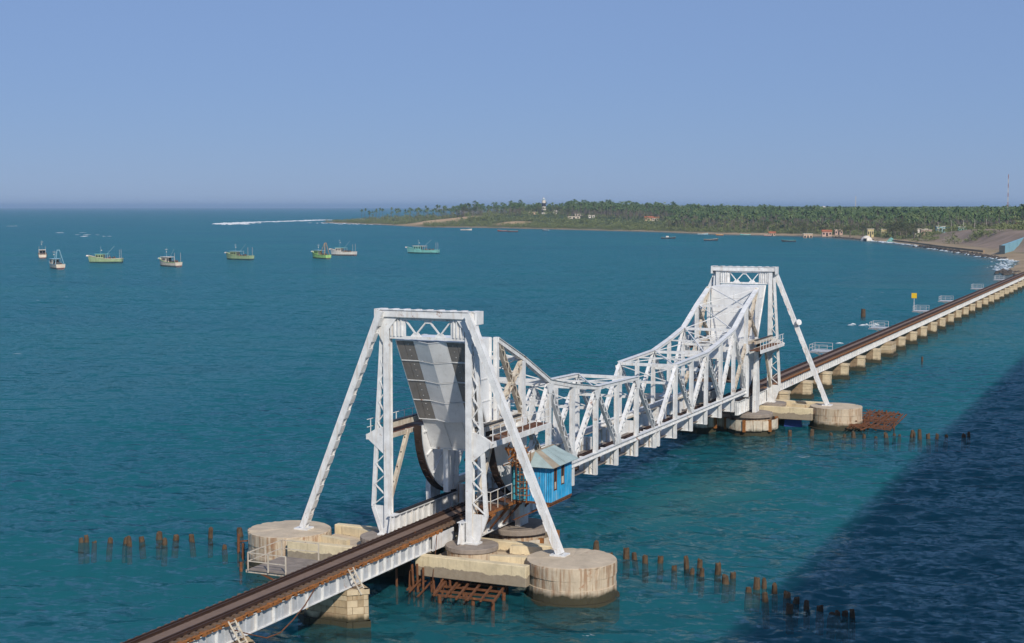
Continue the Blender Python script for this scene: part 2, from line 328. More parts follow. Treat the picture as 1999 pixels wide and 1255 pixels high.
# ------------------------------------------------------------------ railway approach: piers, girder spans, track
SPAN = 12.5
def pier_mesh(parent, near):
    """stone pier with pointed cutwaters, local to U=0"""
    u, v, tip, = .86, 1.45, 2.45
    poly = lambda g: [(-u-g, -v-g*.4), (0, -tip-g), (u+g, -v-g*.4), (u+g, v+g*.4), (0, tip+g), (-u-g, v+g*.4)]
    courses = [(-1.2, -.05, .22), (-.05, .42, .20), (.42, .86, .03), (.86, 1.30, .02), (1.30, 1.74, .025), (1.74, 2.08, .02), (2.08, 2.42, .10)]
    if not near:
        mb = MB()
        for i, (z0, z1, gp) in enumerate(courses):
            g_ = gp-.02*(i % 2); mb.prism([(-u-g_, -v), (u+g_, -v), (u+g_, v), (-u-g_, v)], 'z', z0, z1-.012)
            for s in (-1, 1):
                P_ = [(-u-g_+.02, s*(v+.005)), (-u*.62-g_, s*(tip+g_)), (u*.62+g_, s*(tip+g_)), (u+g_-.02, s*(v+.005))]; MB().prism(P_ if s < 0 else P_[::-1], 'z', z0, z1-.03).build('cutwater_stone', stone2 if i > 1 else stone3, parent)
        mb.build('shaft', stone3, parent); return  # darker body than the noses: rust, plus shade under the girder put into the stone
    core = MB().prism([(x_+ROOT[parent.name].x, y_) for x_, y_ in poly(-.06)], 'z', -1.2, 2.38); core.build('core', stone3, parent)
    edges = lambda P: [(P[i], P[(i+1) % 6]) for i in range(6)]
    for ci, (z0, z1, gp) in enumerate(courses):
        P = poly(gp)
        for ei, (a, c) in enumerate(edges(P)):
            a, c = Vector((*a, 0)), Vector((*c, 0)); L = (c-a).length; n = max(2, round(L/.85)); d = (c-a)/L; nr = Vector((d.y, -d.x, 0))
            for k in range(n):
                s0, s1 = L*max(0, (k - .5*(ci % 2))/n), L*min(1, (k+1-.5*(ci % 2))/n)
                if k == n-1: s1 = L
                jut = random.uniform(-.02, .035); p, r = a+d*(s0+.012), a+d*(s1-.012)
                vs = [p-nr*.3, r-nr*.3, r+nr*jut, p+nr*jut]
                mb = MB(); z_1 = z1-.02
                mb.add([(q.x, q.y, z0) for q in vs]+[(q.x, q.y, z_1) for q in vs], [(0,1,2,3),(7,6,5,4),(0,4,5,1),(1,5,6,2),(2,6,7,3),(3,7,4,0)])
                mb.v = [(x+ROOT[parent.name].x, y, z) for x, y, z in mb.v]
                mb.build('stone_block', random.choice([stone, stone, stone2, stone3]) if ei not in (0,) else random.choice([stone2, stone2, stone]), parent)  # sun-facing cutwater side gets paler blocks, its sunlight put into the stone colour
for k, U in enumerate([-53.9, -66.4]):
    p = thing('stone_pier', (U, 0, 0), ['tan block stone pier under the first girder joint before the white towers', 'tan block stone pier one span farther from the white towers, below the second ladder'][k], 'pier')
    pier_mesh(p, True)
PF = thing('stone_pier', (53.9, 0, 0), 'tan stone pier with pointed ends under the railway girders running to the shore', 'pier', 'piers of the railway viaduct beyond the far tower')
_tmp = ROOT[PF.name]; ROOT[PF.name] = Vector((0, 0, 0)); pier_mesh(PF, False); ROOT[PF.name] = _tmp
for k in range(1, 30):
    if k == 6: continue
    PF['label'] = 'tan stone pier with pale cutwater ends under the railway girders running to the shore'
    c = dup(PF, loc=(53.9+SPAN*k, 0, 0)); s = random.uniform(.94, 1.05); c.scale = (s, random.uniform(.95, 1.06), random.uniform(.96, 1.0))
PF['label'] = 'tan stone pier standing closest to the concrete arm of the far tower'
BP = thing('stone_pier', (53.9+SPAN*6, 0, 0), 'wide block-shaped masonry pier among the narrow piers of the far viaduct', 'pier')
mb = MB().box(53.9+75-2.6, 53.9+75+2.6, -2.9, 2.9, -1.2, .3); mb.build('footing', stone3, BP, bev=.06)
for j in range(5):
    for s in (-1, 1):
        mb = MB().box(53.9+75-2.3, 53.9+75+2.3, min(s*.01, s*2.6), max(s*.01, s*2.6), .3+j*.42, .3+j*.42+.40); mb.build('stone_course', random.choice([stone, stone2]), BP, bev=.05)

def girder(mb, x0, x1, s, z0=2.45, z1=3.50):
    y = s*1.30
    mb.box(x0, x1, y-.17, y+.17, z0, z0+.05).box(x0, x1, y-.17, y+.17, z1-.05, z1)
    return mb
def stiff(mb, x, s, z0=2.505, z1=3.445, wdt=.13):
    y = s*1.30; return mb.box(x-.035, x+.035, y+s*.022, y+s*(.022+wdt), z0, z1).box(x-.035, x+.035, y-s*.022, y-s*.12, z0, z1)
def span_near(x0, x1, n, label):
    t_ = thing('girder_span', ((x0+x1)/2, 0, 2.45), label, 'bridge span')
    for s in (-1, 1):
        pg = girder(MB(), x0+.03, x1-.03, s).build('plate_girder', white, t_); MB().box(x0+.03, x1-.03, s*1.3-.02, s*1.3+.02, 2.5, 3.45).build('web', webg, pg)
        for i in range(n+1):
            x = x0+.1+(x1-x0-.2)*i/n; stiff(MB(), x, s, wdt=.17).build('stiffener', white, t_)
            if s < 0 and i < n and n < 9:     # rivet line between stiffeners
                rm = MB(); xm = x+(x1-x0-.2)/n/2
                for j in range(11): rm.box(xm-.018, xm+.018, -1.342, -1.318, 2.56+j*.08, 2.595+j*.08)
                rm.build('rivet_row', white, t_)
    for i in range(3):
        x = x0+.8+(x1-x0-1.6)*i/2; m = MB().bar((x,-1.26,2.6),(x,1.26,3.3),.1,.1).bar((x,1.26,2.6),(x,-1.26,3.3),.1,.1); m.build('cross_frame', white, t_)
    return t_
sp0 = span_near(-53.9, -41.9, 12, 'white plate girder span with closely set stiffeners leading into the near tower')
span_near(-66.4, -53.9, 7, 'white plate girder span with wide stiffener bays between the two ladders')
span_near(-78.9, -66.4, 7, 'white plate girder span beyond the second ladder, running out from the towers')
span_near(-91.4, -78.9, 7, 'white plate girder span two bays outside the second ladder')
for y in (-1.52, 1.52): MB().box(-43.4, -40.2, y-.03, y+.03, 2.4, 3.46).build('end_panel', white, sp0)
FS = thing('girder_span', (53.9+SPAN/2, 0, 2.45), 'white plate girder span of the long railway viaduct to the shore', 'bridge span', 'girder spans beyond the far tower')
for s in (-1, 1):
    mb = girder(MB(), 53.93, 53.9+SPAN-.03, s)
    for i in range(11): stiff(mb, 54.04+(SPAN-.28)*i/10, s, wdt=.19)
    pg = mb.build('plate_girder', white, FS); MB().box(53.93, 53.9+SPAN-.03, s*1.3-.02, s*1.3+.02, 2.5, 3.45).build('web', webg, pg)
mb = MB()
for i in range(4): x = 54.5+11.3*i/3; mb.bar((x,-1.26,2.6),(x,1.26,3.3),.1,.1).bar((x,1.26,2.6),(x,-1.26,3.3),.1,.1)
mb.build('cross_frame', white, FS)
for k in range(1, 29): dup(FS, loc=(53.9+SPAN*(k+.5), 0, 2.45))
fs2 = thing('girder_span', (47.9, 0, 2.45), 'short white plate girder span just inside the far tower pier', 'bridge span')
for s in (-1, 1):
    mb = girder(MB(), 41.9, 53.87, s)
    for i in range(11): stiff(mb, 42.0+11.77*i/10, s, wdt=.19)
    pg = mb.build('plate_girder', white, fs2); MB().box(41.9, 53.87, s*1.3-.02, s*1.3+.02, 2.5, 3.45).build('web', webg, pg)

T0, T1 = -96., 425.
trk = thing('railway_track', (T0, 0, 3.5), 'single railway track with brown plated walkway between the rails crossing the bridge', 'track')
for y, nm in ((-.84, 'rail'), (.84, 'rail'), (-.56, 'guard_rail'), (.56, 'guard_rail')):
    mb = MB().box(T0, T1, y-.065, y+.065, 3.685, 3.70).box(T0, T1, y-.016, y+.016, 3.70, 3.80).box(T0, T1, y-.036, y+.036, 3.80, 3.845)
    mb.build(nm, railm, trk)
slp = []
xx = T0
smesh = MB().box(-.12, .12, -1.32, 1.32, 0, .175)
ob0 = smesh.build('sleeper', sleeperm, None); ob0.parent = trk; ob0.location = (.3, 0, .006)
farS = MB(); i = 0
while xx < T1-.6:
    i += 1; xx = T0+.3+.62*i
    if i < 150:
        o = ob0.copy(); COL.objects.link(o); o.location = (.3+.62*i, random.uniform(-.05, .05), .006); o.rotation_euler = (0, 0, random.uniform(-.012, .012))
    else:
        j = random.uniform(-.04, .04); farS.box(xx-.12, xx+.12, -1.32+j, 1.32+j, 3.506, 3.68)
tag(farS.build('sleepers', sleeperm, trk), kind='stuff')
x = T0
while x < 60:
    MB().box(x+.01, x+2.49, -.37, .37, 3.70, 3.73+random.uniform(0, .012)).build('walkway_plate', plank, trk); x += 2.5
MB().box(60, T1, -.37, .37, 3.70, 3.735).build('walkway_plate', plank, trk)
# rusty service pipe tray along the right edge of the near spans
tr = thing('pipe_tray', (-70, -1.5, 3.5), 'rust-brown service pipe and brackets along the lit edge of the near track', 'pipe')
MB().cyl((-96,-1.55,3.66), (-42,-1.55,3.66), .05, n=8).build('pipe', rustl, tr)
MB().cyl((-96,-1.42,3.60), (-42,-1.42,3.60), .045, n=8).build('pipe', rustm, tr)
mb = MB(); x = -96
while x < -42:
    h = random.uniform(.05, .16); mb.box(x, x+random.uniform(.12, .42), -1.62+random.uniform(-.05,.05), -1.34, 3.5, 3.5+h+.06); x += random.uniform(.3, .62)
mb.build('rust_scale', rustl, tr)['kind'] = 'stuff'
mb = MB(); x = -95.7
while x < -42: mb.bar((x,-1.3,3.46),(x,-1.68,3.72),.05,.05); x += 1.25
mb.build('bracket', rustm, tr)
# far service strip
tr2 = thing('pipe_tray', (60, -1.5, 3.5), 'rust-brown pipe along the edge of the viaduct beyond the far tower', 'pipe')
MB().box(42, T1, -1.62, -1.36, 3.515, 3.62).build('tray', rustm, tr2); MB().cyl((42,-1.55,3.70), (T1,-1.55,3.70), .07, n=8).build('pipe', rustl, tr2)
def ladder(p0, p1, wd, n, mat, label):
    t_ = thing('access_ladder', p1, label, 'ladder'); p0, p1 = Vector(p0), Vector(p1)
    for s in (-1, 1): MB().bar(p0+Vector((s*wd,0,0)), p1+Vector((s*wd,0,0)), .07, .09).build('rail', mat, t_)
    for i in range(n):
        q = p0.lerp(p1, (i+.5)/n); MB().bar(q-Vector((wd,0,0)), q+Vector((wd,0,0)), .06, .06).build('rung', mat, t_)
ladder((-54.6,-1.62,3.75), (-54.0,-2.2,2.1), .28, 6, cream, 'rusty cream ladder from the track down to the stone pier')
ladder((-67.2,-1.62,3.75), (-66.6,-2.2,2.1), .28, 6, cream, 'pale ladder hanging over the girder at the second joint')
cb = MB(); pts = [(-67.3,-1.6,3.3),(-65.6,-1.75,2.55),(-64.2,-1.85,2.0),(-62.9,-1.9,1.95),(-61.4,-1.8,2.3),(-59.8,-1.6,2.75),(-58.6,-1.55,3.45)]
for a, c in zip(pts, pts[1:]): cb.cyl(a, c, .035, n=6)
one(cb, 'hanging_cable', rustm, (-63,-1.8,2), 'slack rusty cable hanging in a loop below the near girder', 'cable')
cb = MB(); pts = [(-42.6,-1.45,3.6),(-43.6,-1.9,2.9),(-45.0,-2.4,1.6),(-45.4,-2.5,.1)]
for a, c in zip(pts, pts[1:]): cb.cyl(a, c, .025, n=6)
one(cb, 'hanging_cable', rustm, (-45,-2.4,0), 'thin taut cable running from the girder into the water by the near tower', 'cable')

# refuge platforms on the seaward side
def refuge(label, group=None, near=False):
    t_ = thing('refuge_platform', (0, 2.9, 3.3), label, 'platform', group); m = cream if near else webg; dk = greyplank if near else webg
    u0, u1, v0, v1 = (-1.9, 1.9, 1.45, 4.4)
    n = 12 if near else 6
    for i in range(n):
        a = u0+(u1-u0)*i/n; MB().box(a+.01, a+(u1-u0)/n-.02, v0, v1, 3.52, 3.58+random.uniform(0,.02)).build('plank', dk, t_)
    for x in (u0+.2, u1-.2): MB().box(x-.08, x+.08, 1.0, v1+.25, 3.34, 3.51).build('beam', m, t_)
    for x, y in ((u0, v1), (u1, v1), (u0, v0+.2), (u1, v0+.2), (0, v1), (u0, (v0+v1)/2)):
        MB().bar((x,y,3.5),(x,y,4.65),.07,.07).build('post', m, t_)
    for z in (4.1, 4.63):
        MB().bar((u0,v1,z),(u1,v1,z),.05,.05).bar((u0,v0+.2,z),(u0,v1,z),.05,.05).bar((u1,v1-.02,z),(u1,v0+.2,z),.05,.05).build('handrail', m, t_)
    for x in (u0+.2, u1-.2): MB().bar((x,1.4,2.6),(x,3.6,3.36),.1,.1).build('strut', rustm if near else slabm, t_)
    if not near:
        MB().box(-.35, .35, 2.0, 2.5, 2.0, 3.34).build('bracket', slabm, t_)
    return t_
def rebase(t_, U): t_.location.x = U
r0 = refuge('grey boarded refuge platform with rusty handrail beside the near track', near=True); rebase(r0, -54.9)
rf = refuge('grey railed refuge platform on the seaward side of the far viaduct', 'refuge platforms on the far viaduct'); rebase(rf, 97)
for U in (145.5, 194.0, 231, 290, 344): dup(rf, loc=(U, 2.9, 3.3))
bpy.data.objects['refuge_platform.003']['label'] = 'grey railed refuge platform carrying the yellow signal board'
sg = thing('signal_board', (192.6, 4.3, 3.5), 'yellow square signal board on a post at a refuge platform', 'sign')
MB().bar((192.6,4.3,3.58),(192.6,4.3,6.6),.09,.09).build('post', white, sg); MB().box(192.5,192.56,3.75,4.85,6.3,7.4).build('board', yellow, sg)

# ------------------------------------------------------------------ portal towers (built at the near pier, copied to the far one)
TU = -41.0
tw = thing('portal_tower', (TU, 0, 2.5), 'white steel portal tower with splayed stays on the near pier, beside the blue cabin', 'tower')
for s in (-1, 1):
    mb = MB().box(TU-.20, TU+.20, s*3.22-.17, s*3.22+.17, 2.75, 18.21)
    for q in (-1, 1): mb.box(TU+q*.225-.022, TU+q*.225+.022, s*3.22-.24, s*3.22+.24, 2.75, 18.21)
    mb.build('column', white, tw)
    def outv(z): return np.interp(z, [2.7, 4.6, 10, 17.6], [3.75, 4.45, 4.12, 3.62])
    mb = MB(); zs = [2.75, 4.6, 10, 17.6]
    for a, c in zip(zs, zs[1:]): mb.bar((TU, s*outv(a), a), (TU, s*outv(c), c), .30, .16, up=(1,0,0))
    mb.build('outer_leg', white, tw)
    z = 4.75; k = 0
    while z < 17.1:
        dz = .74; zi, zo = (z, z+dz) if k % 2 else (z+dz, z)
        MB().bar((TU-.06, s*3.44, zi), (TU-.06, s*(outv(zo)-.05), zo), .07, .12, up=(1,0,0)).build('lacing_bar', white, tw)
        z += dz; k += 1
    mb = MB().prism([(s*3.3, 4.7), (s*4.5, 4.7), (s*4.42, 4.3), (s*3.72, 2.72), (s*3.3, 2.72)], 'x', TU-.05, TU+.05); mb.build('base_gusset', white, tw)
    mb = MB().box(TU-.42, TU+.42, s*3.45-.5, s*3.45+.5, 2.62, 2.74)
    for q in (-1, 1): mb.prism([(s*3.0, 2.74), (s*3.9, 2.74), (s*3.5, 3.15), (s*3.12, 3.15)], 'x', TU+q*.29-.025, TU+q*.29+.025)
    mb.build('foot', white, tw)
    mb = MB().prism([(s*3.35, 10.45), (s*4.1, 10.25), (s*5.0, 9.72), (s*4.9, 9.52), (s*3.35, 8.3)], 'x', TU-.13, TU+.13); mb.build('bracket_plate', white, tw)
    # back stay : cover plate, two channels, battens on the underside
    p, q = Vector((TU-.62, s*3.36, 18.66)), Vector((TU-.35, s*10.1, 2.62)); d = (q-p).normalized(); nrm = Vector((0, s*1, 0)); nrm = (nrm - d*nrm.dot(d)).normalized()
    mb = MB().bar(p+nrm*.22, q+nrm*.22, .56, .05, up=nrm); st = mb.build('back_stay', white, tw)
    for e in (-1, 1): MB().bar(p+Vector((e*.24,0,0)), q+Vector((e*.24,0,0)), .07, .40, up=nrm).build('channel', white, st)
    MB().bar(p-nrm*.10, q-nrm*.10, .44, .03, up=nrm).build('inner_plate', white, st)
    for i in range(14):
        c = p.lerp(q, (i+.6)/14.3); MB().bar(c-d*.34-nrm*.21, c+d*.34-nrm*.21, .60, .05, up=nrm).build('batten', white, st)
    MB().box(TU-.85, TU+.15, s*10.1-.55, s*10.1+.55, 2.51, 2.63).build('stay_shoe', white, tw)
    mb = MB().prism([(s*2.3, 18.2), (s*3.9, 18.2), (s*4.1, 17.5), (s*3.45, 16.4), (s*3.1, 17.2)], 'x', TU-.285, TU-.25); mb.build('corner_gusset', white, tw)
    # portal frame end panel with ribs
    MB().box(TU-.10, TU+.10, min(s*1.80, s*2.98), max(s*1.80, s*2.98), 16.9, 18.21).build('portal_panel', white, tw)
    for y in (2.05, 2.3, 2.6, 2.86): MB().box(TU-.2, TU+.2, s*y-.05, s*y+.05, 16.9, 18.205).build('rib', white, tw)
    # longitudinal girders from the tower to the rolling post, walkway and rails
    MB().box(TU+.27, -33.2, s*3.5-.1, s*3.5+.1, 10.2, 10.62).build('longitudinal_beam', cream, tw)
    MB().box(TU+.26, -33.2, s*3.5-.16, s*3.5+.16, 10.63, 10.70).build('beam_cover', darkm, tw)
    MB().bar((TU+.3, s*3.45, 9.62), (-33.0, s*3.45, 9.62), .16, .30).build('longitudinal_beam', cream, tw)
    x = TU+.3
    while x < -30.6:
        MB().box(x, min(x+1.08, -30.5), min(s*3.55, s*4.78), max(s*3.55, s*4.78), 9.70, 9.76).build('deck_plate', rustm if random.random() < .6 else plank, tw); x += 1.1
    MB().box(TU-.2, -30.5, s*4.86-.06, s*4.86+.06, 9.42, 9.80).build('walkway_girder', white, tw)
    for i in range(9):
        x = TU+.3+i*1.27; MB().bar((x, s*4.82, 9.7), (x, s*4.82, 10.85), .05, .05).build('railing_post', white, tw)
    for z in (10.3, 10.85): MB().bar((TU-.2, s*4.82, z), (-30.6, s*4.82, z), .045, .045).build('handrail', white, tw)
    mb = MB().bar((-37.7, s*3.42, 9.75), (-40.7, s*3.42, 4.6), .30, .26, up=(0,1,0)); o = mb.build('diagonal_strut', cream, tw)
    for i in range(5):
        c = Vector((-37.7, s*3.42, 9.75)).lerp(Vector((-40.7, s*3.42, 4.6)), (i+.6)/5.2); MB().cyl(c+Vector((-.12,0,.07)), c+Vector((-.165,0,.10)), .055, n=8).build('access_hole', darkm, o)
    # tapered posts that carry the inner end of the platform
    mb = MB().prism([(-33.9, 2.45), (-32.4, 2.45), (-32.5, 4.9), (-32.9, 9.4), (-33.5, 9.4), (-34.1, 4.9)], 'y', s*3.66-.20, s*3.66+.20); mb.build('tapered_post', white, tw)
    MB().bar((-33.4, s*3.7, 8.2), (-35.2, s*4.3, 9.5), .09, .09).build('knee_brace', white, tw)
MB().box(TU-.42, TU+.42, -3.84, 3.84, 18.22, 18.72).build('top_beam', white, tw, bev=.05)
for s in (-1, 1): MB().box(TU-.52, TU+.52, s*3.93-.085, s*3.93+.085, 17.9, 18.80).build('beam_end_plate', white, tw)
MB().box(TU-.48, TU+.48, -3.80, 3.80, 18.725, 18.76).build('cover_plate', white, tw)
for i in range(9):
    y = -3.6+i*.9; MB().bar((TU-.5, y, 18.78), (TU+.5, y, 18.78), .34, .05).build('cover_strap', white, tw)
MB().box(TU-.12, TU+.12, -3.0, 3.0, 16.70, 16.895).build('portal_sill', white, tw)
MB().box(TU-.10, TU+.10, -1.80, 1.80, 18.04, 18.215).build('portal_head', white, tw)
zz = [(-1.78,18.04),(-.95,17.04),(-.08,18.02),(.08,18.02),(.95,17.04),(1.78,18.04)]
for a, c in ((0,1),(1,2),(3,4),(4,5)):
    MB().bar((TU, zz[a][0], zz[a][1]), (TU, zz[c][0], zz[c][1]), .10, .12, up=(1,0,0)).build('portal_brace', white, tw)
for y in (-.95, .95): MB().prism([(y-.42,16.9),(y+.42,16.9),(y+.2,17.14),(y-.2,17.14)], 'x', TU-.06, TU+.06).build('gusset', white, tw)
MB().prism([(-.32,18.03),(.32,18.03),(.18,17.84),(-.18,17.84)], 'x', TU-.065, TU+.065).build('gusset', white, tw)
LY, LZ = -6.06, 12.2
tw2 = dup(tw, loc=(-TU, 0, 2.5), rotz=PI, label='white steel portal tower with a round lamp on its stay, on the far pier')
fl = MB().cyl((41.30,LY-.30,LZ), (41.0,LY-.62,LZ+.1), .26, .36, 14).bar((41.4,LY,LZ),(41.3,LY-.35,LZ),.12,.12)
f2 = one(fl, 'floodlight', white, (41.3,LY,LZ), 'round white floodlight clamped to the outer stay of the far tower', 'lamp')

# rolling track girders
def track_girder(s):
    t_ = thing('track_girder', (-36, s*2.9, 2.7), 'x', 'girder', 'girders the bascule leaves roll on'); y = s*2.75
    MB().box(-41.6, -28.4, y-.22, y+.22, 3.05-.45, 3.10-.45).box(-41.6, -28.4, y-.03, y+.03, 2.65, 4.1).box(-41.6, -28.4, y-.26, y+.26, 4.1, 4.16).build('plate_girder', white, t_)
    for i in range(15):
        x = -41.4+i*.92; MB().box(x-.05, x+.05, y-s*.21, y-s*.035, 2.655, 4.095).box(x-.05, x+.05, y+s*.035, y+s*.21, 2.655, 4.095).build('stiffener', white, t_)
    rk = MB().box(-40.6, -28.6, y-.20, y+.20, 4.165, 4.22)
    for i in range(30): x = -40.5+i*.395; rk.box(x, x+.2, y-.16, y+.16, 4.22, 4.27)
    rk.build('rack', darkm, t_)
    MB().prism([(-41.6,2.7),(-42.0,2.7),(-41.6,4.1)], 'y', y-.04, y+.04).build('end_gusset', white, t_)
    return t_
tgR, tgL = track_girder(-1), track_girder(1)
tgR['label'] = 'white ribbed rolling girder with black rack under the blue cabin side of the near tower'
tgL['label'] = 'white ribbed rolling girder with black rack on the seaward side of the near tower'
dup(tgR, loc=(36, 2.9, 2.7), rotz=PI, label='white ribbed rolling girder on the seaward side of the far tower')
dup(tgL, loc=(36, -2.9, 2.7), rotz=PI, label='white ribbed rolling girder on the landward side of the far tower')

# ------------------------------------------------------------------ bascule leaf
lf = thing('bascule_leaf', (-31.5, 0, 4.2), 'white bascule leaf with grey-striped counterweight on the near pier', 'bridge leaf')
TOP = {5.7:10.42, 10.9:10.55, 16.0:10.68, 21.3:11.45, 26.3:12.35, 31.4:14.62, 36.0:16.38}
US = sorted(TOP)
def laced(p, q, wd, dp, n, mat=white):
    """diagonal of two channels tied by zigzag lacing on both faces; plane of the truss is XZ"""
    p, q = Vector(p), Vector(q); d = (q-p).normalized(); a = Vector((0,1,0)).cross(d).normalized()
    mb = MB()
    for e in (-1, 1): mb.bar(p+a*e*wd/2, q+a*e*wd/2, dp, .055, up=a)
    o = mb.build('diagonal', mat, lf); lc = MB()
    for f in (-1, 1):
        for i in range(n):
            e = 1 if i % 2 else -1
            lc.bar(p.lerp(q, (i+.2)/(n+.4))+a*e*wd/2+Vector((0,f*dp/2,0)), p.lerp(q, (i+1.2)/(n+.4))-a*e*wd/2+Vector((0,f*dp/2,0)), .025, .085, up=Vector((0,1,0)).cross(d))
    lc.build('lacing', mat, o)
for s in (-1, 1):
    y = s*2.9
    for a, c in zip(US, US[1:]):
        p, q = Vector((-a, y, TOP[a])), Vector((-c, y, TOP[c]))
        if a in (10.9,): continue
        if a == 5.7: q = Vector((-16.0, y, TOP[16.0]))
        d = (q-p).normalized()
        mb = MB().bar(p, q, .36, .30)
        up = Vector((0,1,0)).cross(d).normalized(); up = up if up.z > 0 else -up
        mb.bar(p+up*.17, q+up*.17, .54, .035, up=up); mb.build('top_chord', white, lf)
    mb = MB().box(-31.6, -.06, y-.06, y+.06, 4.82, 5.13)
    mb.box(-31.6, -.06, y-.20, y+.20, 5.13, 5.18).box(-31.6, -.06, y-.20, y+.20, 4.77, 4.82); mb.build('bottom_chord', white, lf)
    MB().box(-31.4, -.1, y-s*.55, y-s*.16, 4.74, 4.80).build('chord_cover', cream, lf)
    for a in US[:6]:
        wd = .40 if a < 30 else .56
        z1 = TOP[a]-.15
        mb = MB().box(-a-wd/2, -a+wd/2, y-.13, y+.13, 5.18, z1)
        for e in (-1, 1): mb.box(-a-wd/2-.02, -a+wd/2+.02, y+e*.15-.02, y+e*.15+.02, 5.18, z1)
        mb.build('post', white, lf)
    dg = [((-26.3, 12.1), (-21.3, 5.3), 14), ((-21.3, 5.3), (-16.0, 10.5), 14), ((-16.0, 10.5), (-10.9, 5.3), 14), ((-10.9, 5.3), (-5.7, 10.2), 14), ((-5.7, 10.2), (-.6, 5.25), 9), ((-26.3, 12.1), (-31.4, 5.4), 16)]
    for (a, az), (c, cz), n in dg: laced((a, y, az), (c, y, cz), .46, .30, n)
    for (a, az), (c, cz), n in [((-31.4, 14.5), (-36.0, 11.0), 10), ((-35.8, 16.4), (-31.5, 10.6), 12), ((-31.4,10.4),(-26.4,5.4),14)]: laced((a, y, az), (c, y, cz), .42, .30, n, cream if a < -31 else white)
    MB().box(-36.2, -35.8, y-.15, y+.15, 10.4, 16.6).build('post', white, lf)
    MB().box(-36.5, -31.2, y-.14, y+.14, 10.25, 10.6).build('strut', cream, lf)
    for a in (-21.3, -10.9): MB().prism([(a-.9,5.19),(a+.9,5.19),(a+.3,6.1),(a-.3,6.1)], 'y', y-.19, y-.172).build('gusset', white, lf); 
    for a in (-26.3, -16.0, -5.7): MB().prism([(a-.8,TOP[-a]-.16),(a+.8,TOP[-a]-.16),(a+.3,TOP[-a]-.95),(a-.3,TOP[-a]-.95)], 'y', y-.19, y-.172).build('gusset', white, lf)
    # pale stiffening knee plates on the deck beside the posts
    for a in US[:5]: MB().prism([(s*2.6, 4.85), (s*1.75, 3.95), (s*2.6, 3.95)], 'x', -a-.1, -a-.04).build('knee_plate', white, lf)
    # segmental girder with dark toothed tread
    C0, R = (-31.5, 10.0), 5.62
    arc = [(C0[0]-R*math.sin(t_), C0[1]-R*math.cos(t_)) for t_ in np.linspace(-.06, PI/2, 26)]
    MB().prism([(x, z) for x, z in arc] + [(-31.0, 10.0)], 'y', y-s*.36, y-s*.30).build('segment_web', silver, lf)
    rim = MB()
    R2 = R+.13
    for k in range(25):
        t0, t1 = [(-.06)+(PI/2+.06)*(k+e)/25 for e in (0, 1)]
        pt = lambda r, t_: (C0[0]-r*math.sin(t_), C0[1]-r*math.cos(t_))
        rim.prism([pt(R, t0), pt(R2, t0), pt(R2, t1), pt(R, t1)], 'y', y-.28, y+.28)
    rm = rim.build('tread', tread, lf)
    hol = MB()
    for k in range(8):
        t0 = .32+.15*k; c = Vector((C0[0]-R2*math.sin(t0), 0, C0[1]-R2*math.cos(t0))); n_ = Vector((-math.sin(t0), 0, -math.cos(t0)))
        hol.bar(Vector((c.x, y-.12, c.z))+n_*.02, Vector((c.x, y+.12, c.z))+n_*.02, .2, .06, up=n_)
    hol.build('tread_lug', tread, rm)
    for k in range(5):
        t0 = .12+.34*k; p = Vector((C0[0]-R*.97*math.sin(t0), y-s*.40, C0[1]-R*.97*math.cos(t0))); q = Vector((C0[0]-R*.45*math.sin(t0), y-s*.40, C0[1]-R*.45*math.cos(t0)))
        MB().bar(p, q, .10, .16, up=(0,1,0)).build('web_stiffener', white, lf)
    MB().box(-31.75, -31.15, y-.31, y+.31, 4.35, 10.2).build('heel_post', silver, lf)
# floor beams
for a in [.5]+US[:6]:
    mb = MB().box(-a-.03, -a+.03, -2.72, 2.72, 3.32, 3.48)
    for s in (-1, 1): mb.box(-a-.028, -a+.028, min(s*1.42, s*2.72), max(s*1.42, s*2.72), 3.48, 4.76)
    mb.box(-a-.16, -a+.16, -2.74, 2.74, 3.28, 3.32); fb = mb.build('floor_beam', white, lf)
    for s in (-1, 1):
        MB().box(-a-.17, -a+.17, s*2.9-.15, s*2.9+.15, 3.26, 4.765).build('hanger', white, fb)
        for y in (1.9, 2.4): MB().box(-a-.12, -a-.032, s*y-.04, s*y+.04, 3.33, 4.7).build('web_stiffener', cream, fb)
        MB().bar((-a-.06, s*1.5, 4.7), (-a-.06, s*2.7, 3.75), .05, .08).build('web_brace', white, fb)
for y in (-.9, .9): MB().box(-31.4, -.1, y-.1, y+.1, 3.30, 3.495).build('stringer', cream, lf)
for y in (-1.75, 1.75): MB().box(-31.0, -.2, y-.32, y+.32, 3.5, 3.54).build('side_walkway', greyplank, lf)
# top lateral system
for a in (5.7, 16.0, 26.3, 31.4):
    z = TOP[a]
    MB().box(-a-.16, -a+.16, -2.70, 2.70, z-.16, z+.12).build('cross_beam', white, lf)
for a, c in ((5.7,16.0),(16.0,26.3),(26.3,31.4),(31.4,36.0)):
    for s in (-1, 1): MB().bar((-a, s*2.7, TOP[a]+.06+.03*s), (-c, -s*2.7, TOP[c]+.06+.03*s), .11, .07).build('lateral_brace', white, lf)
for a in (10.9, 21.3): MB().bar((-a, -2.7, TOP[a]-.02), (-a, 2.7, TOP[a]-.02), .14, .14).build('cross_beam', white, lf)
for a in (5.7, 16.0, 26.3):
    z = TOP[a]-1.75
    MB().box(-a-.08, -a+.08, -2.68, 2.68, z-.12, z+.12).build('sway_strut', white, lf)
    for s in (-1, 1): MB().bar((-a+.03*s, s*2.65, z), (-a+.03*s, -s*2.65, TOP[a]-.25), .08, .08).build('sway_brace', white, lf)
MB().box(-26.42, -26.18, -2.68, 2.68, 9.2, 9.9).build('portal_strut', white, lf)
MB().box(-31.62, -31.3, -2.5, 2.5, 9.3, 10.1).build('portal_strut', white, lf)
